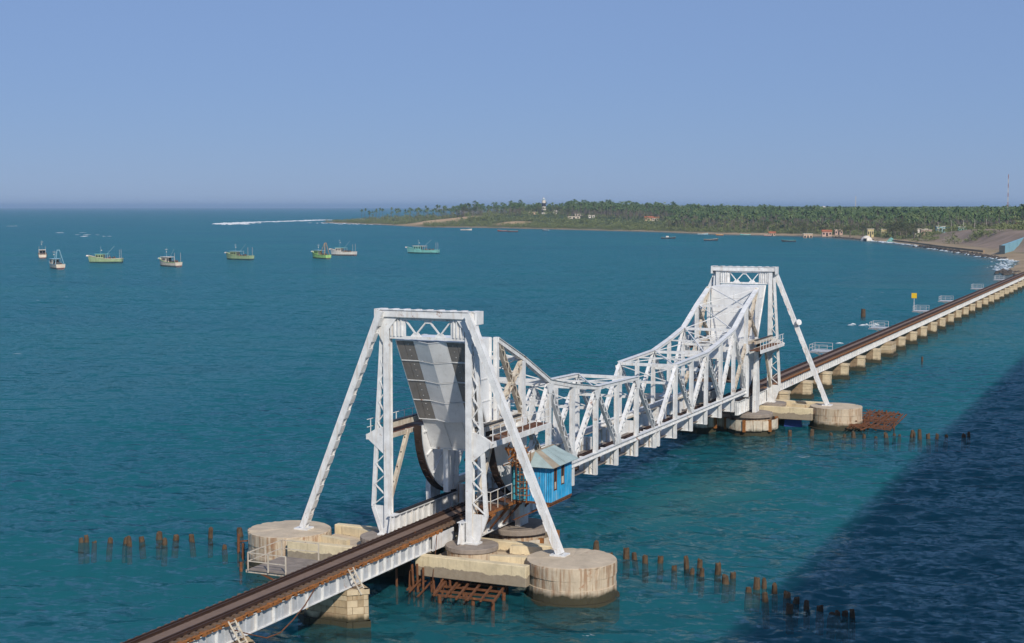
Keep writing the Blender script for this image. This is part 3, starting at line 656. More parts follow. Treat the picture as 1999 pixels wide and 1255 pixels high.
# machinery lattice inside the leaf
mach = MB()
for i in range(46):
    x, yy, z = random.uniform(-30.6,-27.2), random.uniform(-2.2, 2.2), random.uniform(6.6, 10.6)
    dx, dy, dz = random.choice([(1.2,0,-1.0),(1.4,0,.9),(0,1.3,.1),(.2,0,1.3)]); mach.bar((x,yy,z),(x+dx,max(-2.4,min(2.4,yy+dy)),z+dz),.11,.11)
mach.build('machinery_frame', white, lf)
for yy in (-1.6, 1.6):
    mb = MB().cyl((-28.9, yy-.2, 7.3), (-28.9, yy+.2, 7.3), .75, n=18); mb.build('gear_wheel', darkm, lf)
MB().box(-30.5, -27.3, -2.4, 2.4, 6.35, 6.5).build('machinery_floor', plank, lf)
# counterweight box
cw = MB().prism([(-40.72,16.62), (-37.22,10.55), (-36.35,10.55), (-36.35,16.62)], 'y', -2.62, 2.62).build('counterweight', silver, lf)
rear = lambda f: Vector((-40.80+(-37.30+40.80)*f, 0, 16.60+(10.55-16.60)*f))
rn = Vector((-6.05, 0, -3.5)).normalized()
for s in (-1, 1):
    for k in range(4):
        for e in (0, 1):
            p, q = rear(k/4+.01), rear((k+1)/4-.012); y0, y1 = (1.32, 2.06) if e == 0 else (2.10, 2.66)
            yc = s*(y0+y1)/2
            MB().bar(p+Vector((0,yc,0)), q+Vector((0,yc,0)), y1-y0, .05, up=rn).build('grey_panel', panelm, cw)
            if e == 0:
                for j in range(3):
                    c = p.lerp(q, (j+.5)/3.2)+Vector((0, s*1.75, 0)); MB().cyl(c+rn*.02, c+rn*.05, .03, n=6).build('bolt', white, cw)
    for k in range(4):
        p, q = rear(k/4+.008), rear((k+1)/4-.008)
        a0 = [p+Vector((0,s*1.30,0))+rn*.03, p+rn*.30, q+rn*.30, q+Vector((0,s*1.30,0))+rn*.03]
        a1 = [v-rn*.02 for v in a0]; mb = MB().add(a0+a1, [(0,1,2,3),(7,6,5,4),(0,4,5,1),(1,5,6,2),(2,6,7,3),(3,7,4,0)]); mb.build('silver_panel', silver, cw)
    for k in range(5):
        p = rear(k/4); MB().bar(p+Vector((0,s*1.3,0))+rn*.035, p+Vector((0,s*2.66,0))+rn*.035, .07, .05, up=rn).build('seam_strip', white, cw)
        MB().bar(p+Vector((0,s*1.3,0))+rn*.045, p+rn*.315, .05, .03, up=rn).build('seam_strip', silver, cw)
    # side sheet seams and edge flanges
    for z in (12.1, 13.7, 15.2):
        f = (16.6-z)/6.05; MB().bar((rear(f).x+.15, s*2.645, z), (-36.4, s*2.645, z), .04, .08).build('seam_strip', white, cw)
    MB().bar(rear(0)+Vector((.08, s*2.68, 0)), rear(1)+Vector((.08, s*2.68, 0)), .10, .16, up=rn).build('edge_flange', white, cw)
    MB().bar((-36.42, s*2.67, 16.6), (-36.42, s*2.67, 10.6), .10, .16, up=(1,0,0)).build('edge_flange', white, cw)
for z in (12.0, 13.6, 15.2): MB().box(-36.348, -36.32, -2.6, 2.6, z, z+.05).build('seam_strip', white, cw)
MB().box(-36.348, -36.33, -.02, .02, 10.6, 16.6).build('seam_strip', white, cw)
cl = MB().prism([(-37.25,10.52), (-35.75,8.2), (-35.3,8.2), (-35.3,10.52)], 'y', -2.50, 2.50).build('lower_counterweight', silver, lf)
MB().box(-35.82, -35.3, -2.52, 2.52, 8.12, 8.19).build('lip', white, cl)
MB().box(-37.40, -36.3, -2.66, 2.66, 10.525, 10.565).build('shelf', white, cl)
for y in (-.75, .75): MB().bar(Vector((-37.25,y,10.5))+rn*.03, Vector((-35.77,y,8.22))+rn*.03, .05, .03, up=rn).build('seam_strip', white, cl)
for y in (-1.4, 0, 1.4): MB().box(-35.6, -35.2, y-.2, y+.2, 4.9, 8.1).build('web_frame', silver, lf) if y else None
lf2 = dup(lf, loc=(31.5, 0, 4.2), rotz=PI, label='white bascule leaf hinged at the far pier, its bright white counterweight below the far portal')

# ------------------------------------------------------------------ foundations
def disc_poly(cx, cy, r, n=40): return [(cx+r*math.cos(2*PI*i/n), cy+r*math.sin(2*PI*i/n)) for i in range(n)]
def drum(cx, cy, r, z0, z1, seed, n=72):
    g = np.random.default_rng(seed); zs = [z0, z0+.5, z0+.85, z0+.87, z0+1.5, z0+1.52, z1-.16, z1-.03, z1]; mb = MB(); vs = []
    chip = np.where(g.random(n) < .16, g.uniform(.03, .16, n), 0)
    for k, z in enumerate(zs):
        for i in range(n):
            a = 2*PI*i/n; rr = r+g.normal(0, .012)+.02*math.sin(3*a+k)+(-.035 if k in (3, 4) else 0)-(chip[i] if k >= 7 else chip[i]*.3 if k == 6 else 0)-(.05 if k == 8 else 0)
            vs.append((cx+rr*math.cos(a), cy+rr*math.sin(a), z-(chip[i]*.35 if k == 8 else 0)))
    m = len(zs); fs = [(k*n+i, k*n+(i+1) % n, (k+1)*n+(i+1) % n, (k+1)*n+i) for k in range(m-1) for i in range(n)]
    vs.append((cx, cy, z1+.04)); fs += [((m-1)*n+i, (m-1)*n+(i+1) % n, m*n) for i in range(n)]
    return mb.add(vs, fs)
def foundation(s, label):
    t_ = thing('tower_foundation', (-42, s*8, 0), label, 'foundation')
    drum(-41.7, s*11.1, 3.02, .12, 2.5, 5+s).build('outer_drum', conc, t_)
    MB().prism(disc_poly(-41.7, s*11.1, 3.22), 'z', -1.5, .11).build('drum_footing', stone3, t_)
    MB().box(-45.0, -44.35, min(s*1.0, s*9.2), max(s*1.0, s*9.2), 1.05, 2.46).build('front_wall', concl, t_, bev=.05)
    MB().box(-38.9, -38.3, min(s*1.0, s*9.0), max(s*1.0, s*9.0), 1.05, 2.46).build('back_wall', concl, t_, bev=.05)
    MB().box(-44.34, -38.91, min(s*1.0, s*8.6), max(s*1.0, s*8.6), 1.3, 1.72).build('floor_slab', conc, t_)
    MB().prism([(-44.34, s*5.5), (-38.91, s*5.5), (-38.91, s*8.9), (-44.34, s*8.9)], 'z', 1.72, 1.78).build('floor_screed', conc, t_)
    for x in (-42.9, -39.6):
        p = [(x, s*5.6), (x+.5, s*5.6), (x+1.1, s*8.3), (x+.6, s*8.3)]; MB().prism(p if s > 0 else p[::-1], 'z', 1.79, 2.38).build('cross_wall', concl, t_)
    MB().prism(disc_poly(-41.1, s*3.4, 1.85, 30), 'z', 2.28, 2.61).build('pedestal_slab', slabm, t_, bev=.05)
    MB().prism(disc_poly(-41.1, s*3.4, 1.75, 24), 'z', -1.5, 2.27).build('pedestal_shaft', conc, t_)
    return t_
fR = foundation(-1, 'concrete drum and channel arm under the near tower, beside the rusty trestle')
fL = foundation(1, 'concrete drum and channel arm under the near tower, beside the boarded refuge platform')
dup(fR, loc=(42, 8, 0), rotz=PI, label='concrete drum and arm on the hidden seaward side of the far tower')
dup(fL, loc=(42, -8, 0), rotz=PI, label='concrete drum and arm under the far tower, beside the collapsed red grating')
def caisson(s, label):
    t_ = thing('caisson_pier', (-33, s*3.2, 0), label, 'pier'); cx, cy = -33., s*3.2
    MB().prism(disc_poly(cx, cy, 2.75, 28), 'z', -1.5, .75).build('base', stone3, t_)
    MB().prism(disc_poly(cx, cy, 2.1, 28), 'z', .75, 2.0).build('shaft', conc, t_)
    MB().prism(disc_poly(cx, cy, 2.45, 30), 'z', 2.0, 2.42).build('cap_slab', slabm, t_, bev=.05)
    P = disc_poly(cx, cy, 2.98, 18)
    for i in range(18):
        a, c = Vector((*P[i], 1.2)), Vector((*P[(i+1) % 18], 1.2)); d = (c-a).normalized()
        MB().bar(a+d*.02, c-d*.02, .07, 1.15+.1*math.sin(i*2.3)).build('fender_plate', caissonw, t_)
        if i % 3 == 0: MB().bar(a+Vector((0,0,-.68)), a+Vector((.05,0,.66)), .34, .30).build('fender_post', rustl, t_)
    MB().prism(disc_poly(cx, cy, 2.9, 24), 'z', .76, .84).build('ledge', rustm, t_)
    return t_
cR = caisson(-1, 'round caisson with white plates and orange rust posts below the blue cabin')
cL = caisson(1, 'round caisson with white plates on the seaward side of the near leaf heel')
dup(cR, loc=(33, 3.2, 0), rotz=PI, label='round caisson with rusty white fender plates on the seaward side of the far leaf heel')
dup(cL, loc=(33, -3.2, 0), rotz=PI, label='round caisson with rusty white fender plates at the landward heel of the far leaf')
for e, lb in ((-1, 'grey concrete wall joining the near pair of caissons'), (1, 'grey concrete wall joining the far pair of caissons')):
    mb = MB().box(e*33-1.1, e*33+1.1, -1.2, 1.2, -1.2, 1.9); one(mb, 'tie_wall', conc, (e*33, 0, 0), lb, 'wall', bev=.05)

# ------------------------------------------------------------------ blue cabin, its platform and cage ladder
hb = thing('control_cabin', (-34.4, -5.75, 4.85), 'bright blue corrugated sheet cabin with pale rusty roof beside the near leaf', 'cabin')
x0, x1, y0, y1, z0, z1 = -36.3, -32.4, -7.3, -4.25, 4.95, 7.6
def corr(p, q, zlo, zhi, nrm, mat, name, pitch=.16, dep=.045, parent=hb):
    p, q, nrm = Vector(p), Vector(q), Vector(nrm); L = (q-p).length; d = (q-p)/L; n = max(2, int(L/pitch*2)); vs, fs = [], []
    for i in range(n+1):
        b = p+d*(L*i/n)+nrm*(dep*(i % 2)); vs += [(b.x,b.y,zlo), (b.x,b.y,zhi), (b.x-nrm.x*.06,b.y-nrm.y*.06,zlo), (b.x-nrm.x*.06,b.y-nrm.y*.06,zhi)]
    for i in range(n): k = 4*i; fs += [(k,k+4,k+5,k+1),(k+2,k+3,k+7,k+6)]
    MB().add(vs, fs).build(name, mat, parent)
MB().box(x0+.08, x1-.08, y0+.08, y1-.08, z0, z1).build('inner_box', panelm, hb)
for k in range(3):
    a = y0+.02+k*.96; corr((x0, a, 0), (x0, a+.94, 0), z0, z1, (-1,0,0), [bluem, bluem, bluepale][k], 'wall_sheet')
seg = [(x0+.02, x0+.55, z0, z1), (x0+1.05, x0+1.85, z0, z1), (x0+2.45, x1-.02, z0, z1), (x0+.55, x0+1.05, z0, z0+.75), (x0+1.85, x0+2.45, z0, z0+.95)]
for a, c, lo, hi in seg: corr((a, y0, 0), (c, y0, 0), lo-(.0), hi, (0,-1,0), bluem, 'wall_sheet')
for a, c, lo in ((x0+.55, x0+1.05, z0+.75), (x0+1.85, x0+2.45, z0+.95)):
    w_ = MB().box(a, c, y0+.01, y0+.075, lo, z1-.05).build('window', glassd, hb)
    for xx in (a+.03, c-.03): MB().box(xx-.04, xx+.04, y0-.05, y0+.008, lo, z1-.05).build('frame', rustm, w_)
    MB().box(a+.07, c-.07, y0-.03, y0+.006, lo+.1, lo+.6).build('rusty_shutter', cream, w_)
corr((x1, y0, 0), (x1, y1, 0), z0, z1, (1,0,0), bluem, 'wall_sheet'); corr((x0, y1, 0), (x1, y1, 0), z0, z1, (0,1,0), bluepale, 'wall_sheet')
MB().box(x0-.03, x1+.03, y0-.03, y1+.03, z0-.16, z0).build('floor_frame', rustm, hb)
MB().prism([(y0-.02,4.78),(y0+2.9,3.4),(y0+3.1,3.4),(y0+.2,4.78)], 'x', x0+.2, x0+.32).prism([(y0-.02,4.78),(y0+2.9,3.4),(y0+3.1,3.4),(y0+.2,4.78)], 'x', x1-.4, x1-.28).build('floor_bracket', rustm, hb)
# hipped roof
ex0, ex1, ey0, ey1, ez, rz, ry = x0-.5, x1+.45, y0-.42, y1+.3, 7.52, 8.42, -5.75
def sheet(pts, mat, name, parent, th=.04):
    p = [Vector(q) for q in pts]; n = (p[1]-p[0]).cross(p[2]-p[0]).normalized()
    if n.z < 0: n = -n
    k = len(p); mb = MB().add(p+[q-n*th for q in p], [tuple(range(k)), tuple(range(2*k-1, k-1, -1))]+[(i, k+i, k+(i+1) % k, (i+1) % k) for i in range(k)])
    return mb.build(name, mat, parent)
rx0, rx1 = ex0+1.35, ex1-.15
rr = MB().box(x0+.1, x1-.1, y0+.1, y1-.1, z1, z1+.04).build('roof', cream, hb)
def lerp3(a, b, f): return tuple(a[i]+(b[i]-a[i])*f for i in range(3))
A_, B_, C_, D_ = (ex0,ey0,ez), (ex1,ey0,ez), (rx1,ry,rz), (rx0,ry,rz)
for k in range(4):
    f0, f1 = k/4+.004, (k+1)/4-.004
    sheet([lerp3(A_,B_,f0), lerp3(A_,B_,f1), lerp3(D_,C_,f1), lerp3(D_,C_,f0)], [roofrust, roofsheet, roofsheet, roofsheet][k], 'roof_sheet', rr)
E_, F_ = (ex0,ey1,ez), (ex1,ey1,ez)
for k in range(4):
    f0, f1 = k/4+.004, (k+1)/4-.004
    sheet([lerp3(E_,F_,f0), lerp3(E_,F_,f1), lerp3(D_,C_,f1), lerp3(D_,C_,f0)], roofrust, 'roof_sheet', rr)
sheet([A_, lerp3(A_,E_,.5), D_], roofsheet, 'roof_sheet', rr); sheet([lerp3(A_,E_,.51), E_, D_], roofrust, 'roof_sheet', rr)
MB().bar(D_, C_, .16, .05).build('ridge_cap', roofrust, rr)
pf = thing('service_platform', (-38, -4, 4.9), 'rusty steel service platform with pale handrail between near tower and blue cabin', 'platform')
xx = -40.6
while xx < -32.6:
    MB().box(xx, xx+.78, -4.55 if xx < -36.6 else -4.24, -3.12, 4.86, 4.92).build('deck_plate', random.choice([greyplank, rustm, greyplank]), pf); xx += .8
for y in (-4.5, -3.2): MB().box(-40.6, -32.6, y-.06, y+.06, 4.66, 4.855).build('edge_beam', rustl if y < -4 else rustm, pf)
for x in (-40.2, -37.9, -35.6, -33.2):
    MB().box(x-.14, x+.14, -4.7, -2.95, 4.50, 4.655).build('bracket', rustl, pf); MB().bar((x,-4.5,4.52), (x+.5,-3.05,2.9), .11, .11).build('strut', rustm, pf); MB().bar((x+.9,-4.4,4.52), (x+.5,-3.05,2.9), .09, .09).build('strut', rustl, pf)
MB().box(x0-.1, x1+.1, y0+.1, y0+.22, 4.62, 4.78).box(x0-.1, x1+.1, y1-.3, y1-.18, 4.62, 4.78).build('cabin_bearer', rustl, pf)
for x in (-40.4, -39.2, -38.0, -36.8): MB().bar((x,-4.5,4.92),(x,-4.5,6.2),.05,.05).build('railing_post', cream, pf)
for z in (5.55, 6.2): MB().bar((-40.4,-4.5,z),(-36.8,-4.5,z),.045,.045).bar((-40.4,-4.5,z),(-40.4,-3.3,z),.045,.045).build('handrail', white, pf)
cg = thing('cage_ladder', (-35.2, -4.9, 4.35), 'rusty caged ladder leaning against the front of the blue cabin', 'ladder')
for y in (-4.55, -5.05): MB().bar((-35.0,y,4.35),(-34.95,y,8.3),.06,.06).build('rail', rustl, cg)
for i in range(13): MB().bar((-35.0,-5.05,4.6+i*.29),(-35.0,-4.55,4.6+i*.29),.045,.045).build('rung', rustm, cg)
for i in range(7):
    z = 5.0+i*.5; mb = MB(); pr = None
    for j in range(9):
        a = PI/2+PI*j/8; q = Vector((-35.0+.62*math.cos(a), -4.8+.55*math.sin(a), z+random.uniform(-.06,.06)))
        if pr is not None: mb.bar(pr, q, .05, .05)
        pr = q
    mb.build('hoop', rustl, cg)
for j in range(7):
    a = PI/2+PI*j/6; MB().bar((-35.0+.62*math.cos(a), -4.8+.55*math.sin(a), 4.9), (-35.0+.62*math.cos(a)+random.uniform(-.1,.1), -4.8+.55*math.sin(a), 8.1), .035, .035).build('strap', rustm, cg)
sc = MB()
for i in range(34):
    p = Vector((random.uniform(-35.6,-33.2), random.uniform(-4.6,-3.5), random.uniform(7.0,8.5))); q = p+Vector((random.uniform(-.9,.9), random.uniform(-.5,.5), random.uniform(-.5,.5))); sc.bar(p, q, .06, random.choice([.06,.06,.2]))
one(sc, 'scrap_heap', rustl, (-34.4,-4,7), 'tangle of rusty scrap metal behind the roof edge of the blue cabin', 'scrap')

for nm_ in ('cage_ladder', 'scrap_heap'):
    bpy.data.objects[nm_].location += Vector((-1.9, -.62, .55))

# ------------------------------------------------------------------ rusty trestles
ts = thing('rusty_trestle', (-44.8, -4.5, 0), 'collapsed rusty steel trestle grid standing in the water under the concrete arm', 'trestle')
for i in range(6):
    y = -2.9-i*.85; j = random.uniform(-.3,.3); MB().bar((-47.6+j, y-.9, .62+random.uniform(-.08,.05)), (-42.6+j, y+.15, .86+random.uniform(-.05,.1)), .13, .13).build('beam', rustm, ts)
for x in (-47.2, -46.2, -45.0, -43.8, -42.9):
    f = (x+47.6)/5; MB().bar((x, -3.6+f, .52), (x+.15, -8.0+f*1.0, .56), .15, .12).build('cross_beam', rustm, ts)
for x, y in ((-47.2,-4.0),(-47.0,-6.3),(-46.9,-7.7),(-45.0,-7.6),(-43.0,-6.9),(-44.6,-4.5),(-43.2,-3.4),(-46.1,-5.4)):
    MB().cyl((x,y,-1.2), (x+random.uniform(-.05,.05),y,.55), .13, n=8).build('post', rustm, ts)
ts2 = thing('rusty_trestle', (-44.3, -1.6, 0), 'broken rusty posts and leaning bars against the inner end of the concrete arm', 'trestle')
for i in range(13):
    x, y = random.uniform(-45.6,-44.0), .2-i*.32; tl = random.uniform(-.35,.35); h = random.uniform(1.0, 2.3)
    MB().cyl((x,y,-1.0), (x+tl*.4,y+tl,h), .085, n=7).build('post', rustm, ts2)
for i in range(7): MB().bar((-47+random.uniform(0,1.6), -.6-i*.5, random.uniform(0,.6)), (-44.3, -1.0-i*.5+random.uniform(-.6,.6), random.uniform(.6,1.5)), .09, .09).build('bar', rustm, ts2)
ts3 = thing('collapsed_grating', (45, -15, 0), 'collapsed dark red steel grating sagging beside the far concrete drum', 'grating')
for i in range(17):
    x = 38.6+i*.8; MB().bar((x, -13.2-.06*i, .75+random.uniform(-.2,.25)), (x+random.uniform(-.7,.7), -18.0+.06*i, .55+random.uniform(-.3,.3)), .13, .10).build('bar', rustm, ts3)
for i in range(15):
    y = -13.2-i*.34; MB().bar((37.9+i*.18, y, .6+random.uniform(-.25,.2)), (51.2, y+random.uniform(-.4,.4), .75+random.uniform(-.25,.3)), .12, .10).build('bar', rustm, ts3)
for i in range(12): x, y = random.uniform(38.5,51), random.uniform(-18,-13.4); MB().cyl((x,y,-1),(x+random.uniform(-.3,.3),y,random.uniform(.7,1.5)),.10,n=7).build('post', rustm, ts3)
for i in range(26):
    p_ = Vector((random.uniform(38.5,50.5), random.uniform(-17.8,-13.3), random.uniform(.3,1.0))); a_ = random.uniform(0,3.14); MB().bar(p_, p_+Vector((1.8*math.cos(a_), 1.4*math.sin(a_), random.uniform(-.5,.7))), .10, .10).build('bar', rustm, ts3)
ts4 = thing('rusty_trestle', (43, 14.5, 0), 'few red rusty posts with a crossbar beyond the seaward drum', 'trestle')
ts4.location = (-41, 15.2, 0); ROOT[ts4.name] = Vector((-41, 15.2, 0))
for x, y, h in ((-41.0,16.1,1.5),(-42.0,15.0,1.1),(-39.7,16.0,1.7),(-45.2,13.0,.6),(-40.5,14.3,1.3)): MB().cyl((x,y,-1),(x+.05,y,h),.11,n=8).build('post', rustm, ts4)
MB().bar((-41.0,16.1,.95),(-39.7,14.2,1.0),.1,.1).build('crossbar', rustm, ts4)
tp = MB().prism([(-1.0,0.05),(1.1,0.05),(1.0,1.0),(-.9,1.05)], 'x', 39.3, 39.38)
tp.v = [(x+.15*math.sin(y*5), y-6.6, z) for x, y, z in tp.v]; one(tp, 'blue_sheet', M('deep_blue_sheet', (.02,.05,.22), .6), (39.3,-6.6,0), 'dark blue sheet hanging under the far concrete arm', 'sheet')

# ------------------------------------------------------------------ timber pile stubs
PR = [(-30.1,-10.8),(-30,-11.5),(-31.8,-12.9),(-30.6,-13.6),(-32.5,-15.3),(-31.4,-15.9),(-32.4,-16.5),(-31,-16.7),(-32.8,-17.4),(-31.8,-18.3),(-34.3,-19.6),(-33,-19.7),(-36.1,-21.7),(-34.8,-21.9),(-34.6,-22.4),(-38.2,-23.5),(-35.3,-23.3),(-36.7,-24.5),(-40.1,-25.5),(-37.4,-25.2),(-38.7,-26.3),(-39,-27.2),(-39.3,-28),(-39.3,-28.5),(-39.3,-28.9),(-39.1,-29.3),(-29.8,-9.4),(-29.6,-8.2)]
PL = [(-43.3,29),(-42.6,29.1),(-42.6,28.4),(-42,27.4),(-41.1,26.6),(-42.3,25.2),(-40.5,25.4),(-39.8,24.3),(-40.8,23.1),(-39.3,23.2),(-38.9,21.8),(-37.5,21.2),(-39.9,18.1),(-35.9,19.4),(-34.3,19.1)]
PFAR = [(32.7,-5.7),(32.5,-7.8),(33.6,-10.1),(34.5,-12.1),(34.5,-13.5),(34.5,-14.6),(34.4,-15.8),(35,-17),(35.5,-18.1),(37.4,-18.6),(36.6,-19.3),(37.1,-20.5),(38.3,-20.6),(36.5,-21.6),(36.9,-22.5),(37.3,-23.3),(39.2,-24),(40.1,-25.9),(40.9,-26.3)]
pm = []
for k in range(5):
    mb = MB(); n = 9; hs = .95+.12*k; ring = []
    for lv, (z, r) in enumerate(((-.75,.235),(.1,.245),(hs*.6,.225),(hs,.19),(hs+.05,.10))):
        ring.append([((r*random.uniform(.86,1.12))*math.cos(2*PI*i/n)+.03*lv*math.sin(k), (r*random.uniform(.86,1.12))*math.sin(2*PI*i/n), z+(random.uniform(-.12,.1) if lv >= 3 else 0)) for i in range(n)])
    vs = [p for r in ring for p in r]; fs = [(l*n+i, l*n+(i+1) % n, (l+1)*n+(i+1) % n, (l+1)*n+i) for l in range(4) for i in range(n)]+[tuple(range(4*n, 5*n))]
    o = MB().add(vs, fs).build('timber_pile', timber); pm.append(o.data); bpy.data.objects.remove(o)
for lst, lab, grp in ((PR, 'dark weathered timber pile stub in the row curving off from the near concrete drum', 'pile row from the near drum'),
                      (PL, 'brown weathered timber pile stub in the row on the seaward side of the near tower', 'seaward pile row'),
                      (PFAR, 'short dark timber pile stub in the row in front of the far caisson', 'pile row by the far caisson')):
    for x, y in lst:
        o = bpy.data.objects.new('timber_pile', random.choice(pm)); COL.objects.link(o); o.location = (x, y, random.uniform(-.95, -.58)); s = random.uniform(.85, 1.2)
        o.scale = (s, s, random.uniform(.8, 1.15)); o.rotation_euler = (random.uniform(-.07,.07), random.uniform(-.07,.07), random.uniform(0,6)); tag(o, lab, 'pile', grp)
for x, y, h in ((219.7,20.3,2.6),(121.3,-8.6,1.2)):
    mb = MB().cyl((x,y,-1),(x+.1,y,h*.7),.62 if h > 2 else .2,.5 if h > 2 else .16,9); one(mb, 'sea_stump', timber, (x,y,0), 'broad dark stump rising from the water seaward of the far viaduct' if h > 2 else 'single thin dark stake in the water on the near side of the far viaduct', 'stump')

# ------------------------------------------------------------------ fishing boats
def paint(nm, c, **k): return M(nm, c, .55, var=.3, scale=.8, streak=.25, streakcol=(.3,.2,.12), **k)
HP = {'cream': paint('cream_boat_paint', (.70,.60,.48)), 'green': paint('pale_green_boat_paint', (.34,.44,.24)), 'lime': paint('lime_boat_paint', (.36,.60,.20)),
      'white': paint('white_boat_paint', (.74,.68,.60)), 'turq': paint('turquoise_boat_paint', (.20,.50,.45)), 'blue': paint('light_blue_boat_paint', (.30,.50,.58)), 'orange': paint('orange_boat_paint', (.55,.30,.08)),
      'red': paint('red_antifoul', (.28,.05,.03)), 'dark': paint('dark_boat_paint', (.05,.07,.08)), 'pink': paint('pink_wall', (.55,.38,.31)), 'peach': paint('peach_wall', (.62,.43,.29)), 'yellowwall': paint('yellow_wall', (.62,.52,.25))}
def hull(L, Bm, fb, bow, mats, t_, rake=1.0):
    """lofted hull, bow towards +X local, transom at the stern; returns sheer function"""
    st = np.linspace(0, 1, 13); secs = []
    for f in st:
        x = -L/2+L*f; half = Bm/2*(.86+.14*min(1, f*3))*(1-max(0, (f-.55)/.45)**2.2*.97); sheer = fb+(bow-fb)*max(0, (f-.35)/.65)**1.7+.12*(1-f)**2
        xr = x+rake*max(0, (f-.6)/.4)*.9
        secs.append([(x-.0, 0, -.75+.45*f**3), (x, half*.62, -.45), (x+(xr-x)*.35, half*.90, .18), (xr, half, sheer)])
    def skin(lo, hi):
        mb = MB(); vs = []; cols = hi-lo+1
        for s_ in secs:
            pts = s_[lo:hi+1]; vs += [(p[0], -p[1], p[2]) for p in pts][::-1] + pts
        k = 2*cols; fs = []
        for i in range(len(secs)-1):
            for j in range(k-1):
                if j == cols-1 and lo > 0: continue
                a = i*k+j; fs.append((a, a+k, a+k+1, a+1))
        if lo == 0: fs.append(tuple(range(k-1, -1, -1)))
        else: fs.append(tuple(range(k)))
        mb.add(vs, fs); return mb
    skin(0, 2).build('lower_hull', mats[1], t_); skin(2, 3).build('topsides', mats[0], t_)
    dk = MB(); vs = []
    for s_ in secs: vs += [(s_[3][0], -s_[3][1]*.97, s_[3][2]-.45), (s_[3][0], s_[3][1]*.97, s_[3][2]-.45)]
    dk.add(vs, [(2*i, 2*i+2, 2*i+3, 2*i+1) for i in range(len(secs)-1)]); dk.build('deck', greyplank, t_)
    gw = MB()
    for sg in (-1, 1):
        for a, c in zip(secs, secs[1:]): gw.bar((a[3][0], sg*a[3][1], a[3][2]+.04), (c[3][0], sg*c[3][1], c[3][2]+.04), .16, .12)
    gw.build('gunwale', mats[2], t_)
    return secs
def trawler(px, py, head, L, cols, label, canopy='blue', aframe=None, mast=6.4, netm=True, nose=True):
    t_ = thing('fishing_boat', (0, 0, 0), label, 'boat', 'trawlers anchored off the headland'); Bm = L*.31
    h = hull(L, Bm, 1.25, 2.7, [HP[c] for c in cols], t_)
    w2 = Bm*.34
    cb = MB().box(L*.06, L*.30, -w2, w2, .75, 3.1).build('wheelhouse', HP[cols[0]], t_)
    for sg in (-1, 1):
        for k in range(3): x = L*.08+k*L*.075; MB().box(x, x+L*.05, sg*(w2+.012)-.01, sg*(w2+.012)+.01, 1.95, 2.75).build('window', glassd, cb)
    for y in (-.55, .1): MB().box(L*.30+.002, L*.30+.02, y, y+.45, 2.0, 2.75).build('window', glassd, cb)
    for k in range(2): MB().box(L*.06-.02, L*.06-.002, -w2+.2+k*w2, -w2+.2+k*w2+w2*.6, 1.2, 2.7).build('window', glassd, cb)
    MB().box(-L*.10, L*.34, -w2-.25, w2+.25, 3.12, 3.24).build('canopy', HP[canopy], t_)
    for x in (-L*.08, 0): 
        for sg in (-1, 1): MB().bar((x, sg*(w2+.15), .8), (x, sg*(w2+.15), 3.12), .08, .08).build('stanchion', HP['white'], t_)
    if nose: MB().prism([(-.35,2.3),(.35,2.3),(.12,2.75),(-.12,2.75)], 'x', L*.5+.2, L*.5+1.5).build('bow_platform', HP['white'], t_)
    MB().cyl((L*.16,0,3.2),(L*.16,0,mast), .055, .03, 7).build('mast', HP['blue'], t_); MB().box(L*.16-.04, L*.16+.04, -.6, .6, mast-.9, mast-.8).build('crosstree', HP['white'], t_)
    MB().cyl((L*.13,.25,mast-1.9),(L*.13,.25,mast-1.55),.22,.1,8).build('lamp', HP['white'], t_)
    if aframe:
        m = HP[aframe]; zt = 6.4
        for sg in (-1, 1):
            MB().bar((-L*.40, sg*Bm*.40, 1.3), (-L*.30, sg*.45, zt), .16, .16).build('gantry_leg', m, t_); MB().bar((-L*.10, sg*Bm*.40, 1.3), (-L*.30, sg*.45, zt), .13, .13).build('gantry_leg', m, t_)
        MB().bar((-L*.30, -.6, zt), (-L*.30, .6, zt), .18, .18).build('gantry_beam', m, t_)
    else:
        for sg in (-1, 1): MB().bar((-L*.44, sg*Bm*.36, 1.2), (-L*.44, sg*Bm*.36, 4.9), .07, .07).build('pole', HP['white'], t_)
        MB().bar((-L*.02, 0, 3.0), (-L*.26, 0, 6.2), .10, .10).build('boom', HP['blue'], t_)
    MB().cyl((-L*.22,-.9,1.5),(-L*.22,.9,1.5),.5,n=12).build('winch', HP['dark'], t_)
    if netm:
        nm_ = MB()
        for k in range(9): x, y = -L*random.uniform(.02,.34), random.uniform(-Bm*.3,Bm*.3); nm_.cyl((x,y,.8),(x+random.uniform(-.3,.3),y,random.uniform(1.5,2.2)),random.uniform(.5,.9),.2,7)
        nm_.build('nets', nets, t_)
    for k in range(3):
        x = -L*.30+k*L*.2; MB().cyl((x, -Bm*.5-.02, .75), (x, -Bm*.5-.2, .75), .32, n=10).build('tyre_fender', HP['dark'], t_)
    t_.scale = (1.04, 1.08, 1.18); t_.location = (px, py, -.05); t_.rotation_euler = (random.uniform(-.02,.02), random.uniform(-.015,.015), head); return t_
LEFT = math.atan2(.9117, -.4108)       # heading square across to the seaward left
D2 = math.radians
trawler(459, 481, LEFT-D2(72), 13, ('cream','red','dark'), 'cream trawler with dark superstructure seen from its stern, farthest from the headland', 'cream', mast=7.4, nose=False)
trawler(362, 387, LEFT-D2(58), 13.5, ('cream','red','blue'), 'cream trawler with pale blue stern frame floating beside another cream trawler', 'blue', aframe='blue')
trawler(422, 410, LEFT+D2(2), 14.5, ('green','dark','cream'), 'weathered green trawler with turquoise canopy and white bow platform', 'turq')
trawler(400, 357, LEFT-D2(42), 13, ('cream','red','lime'), 'cream trawler with green trim and white flat canopy at its bow end', 'white', mast=6.8)
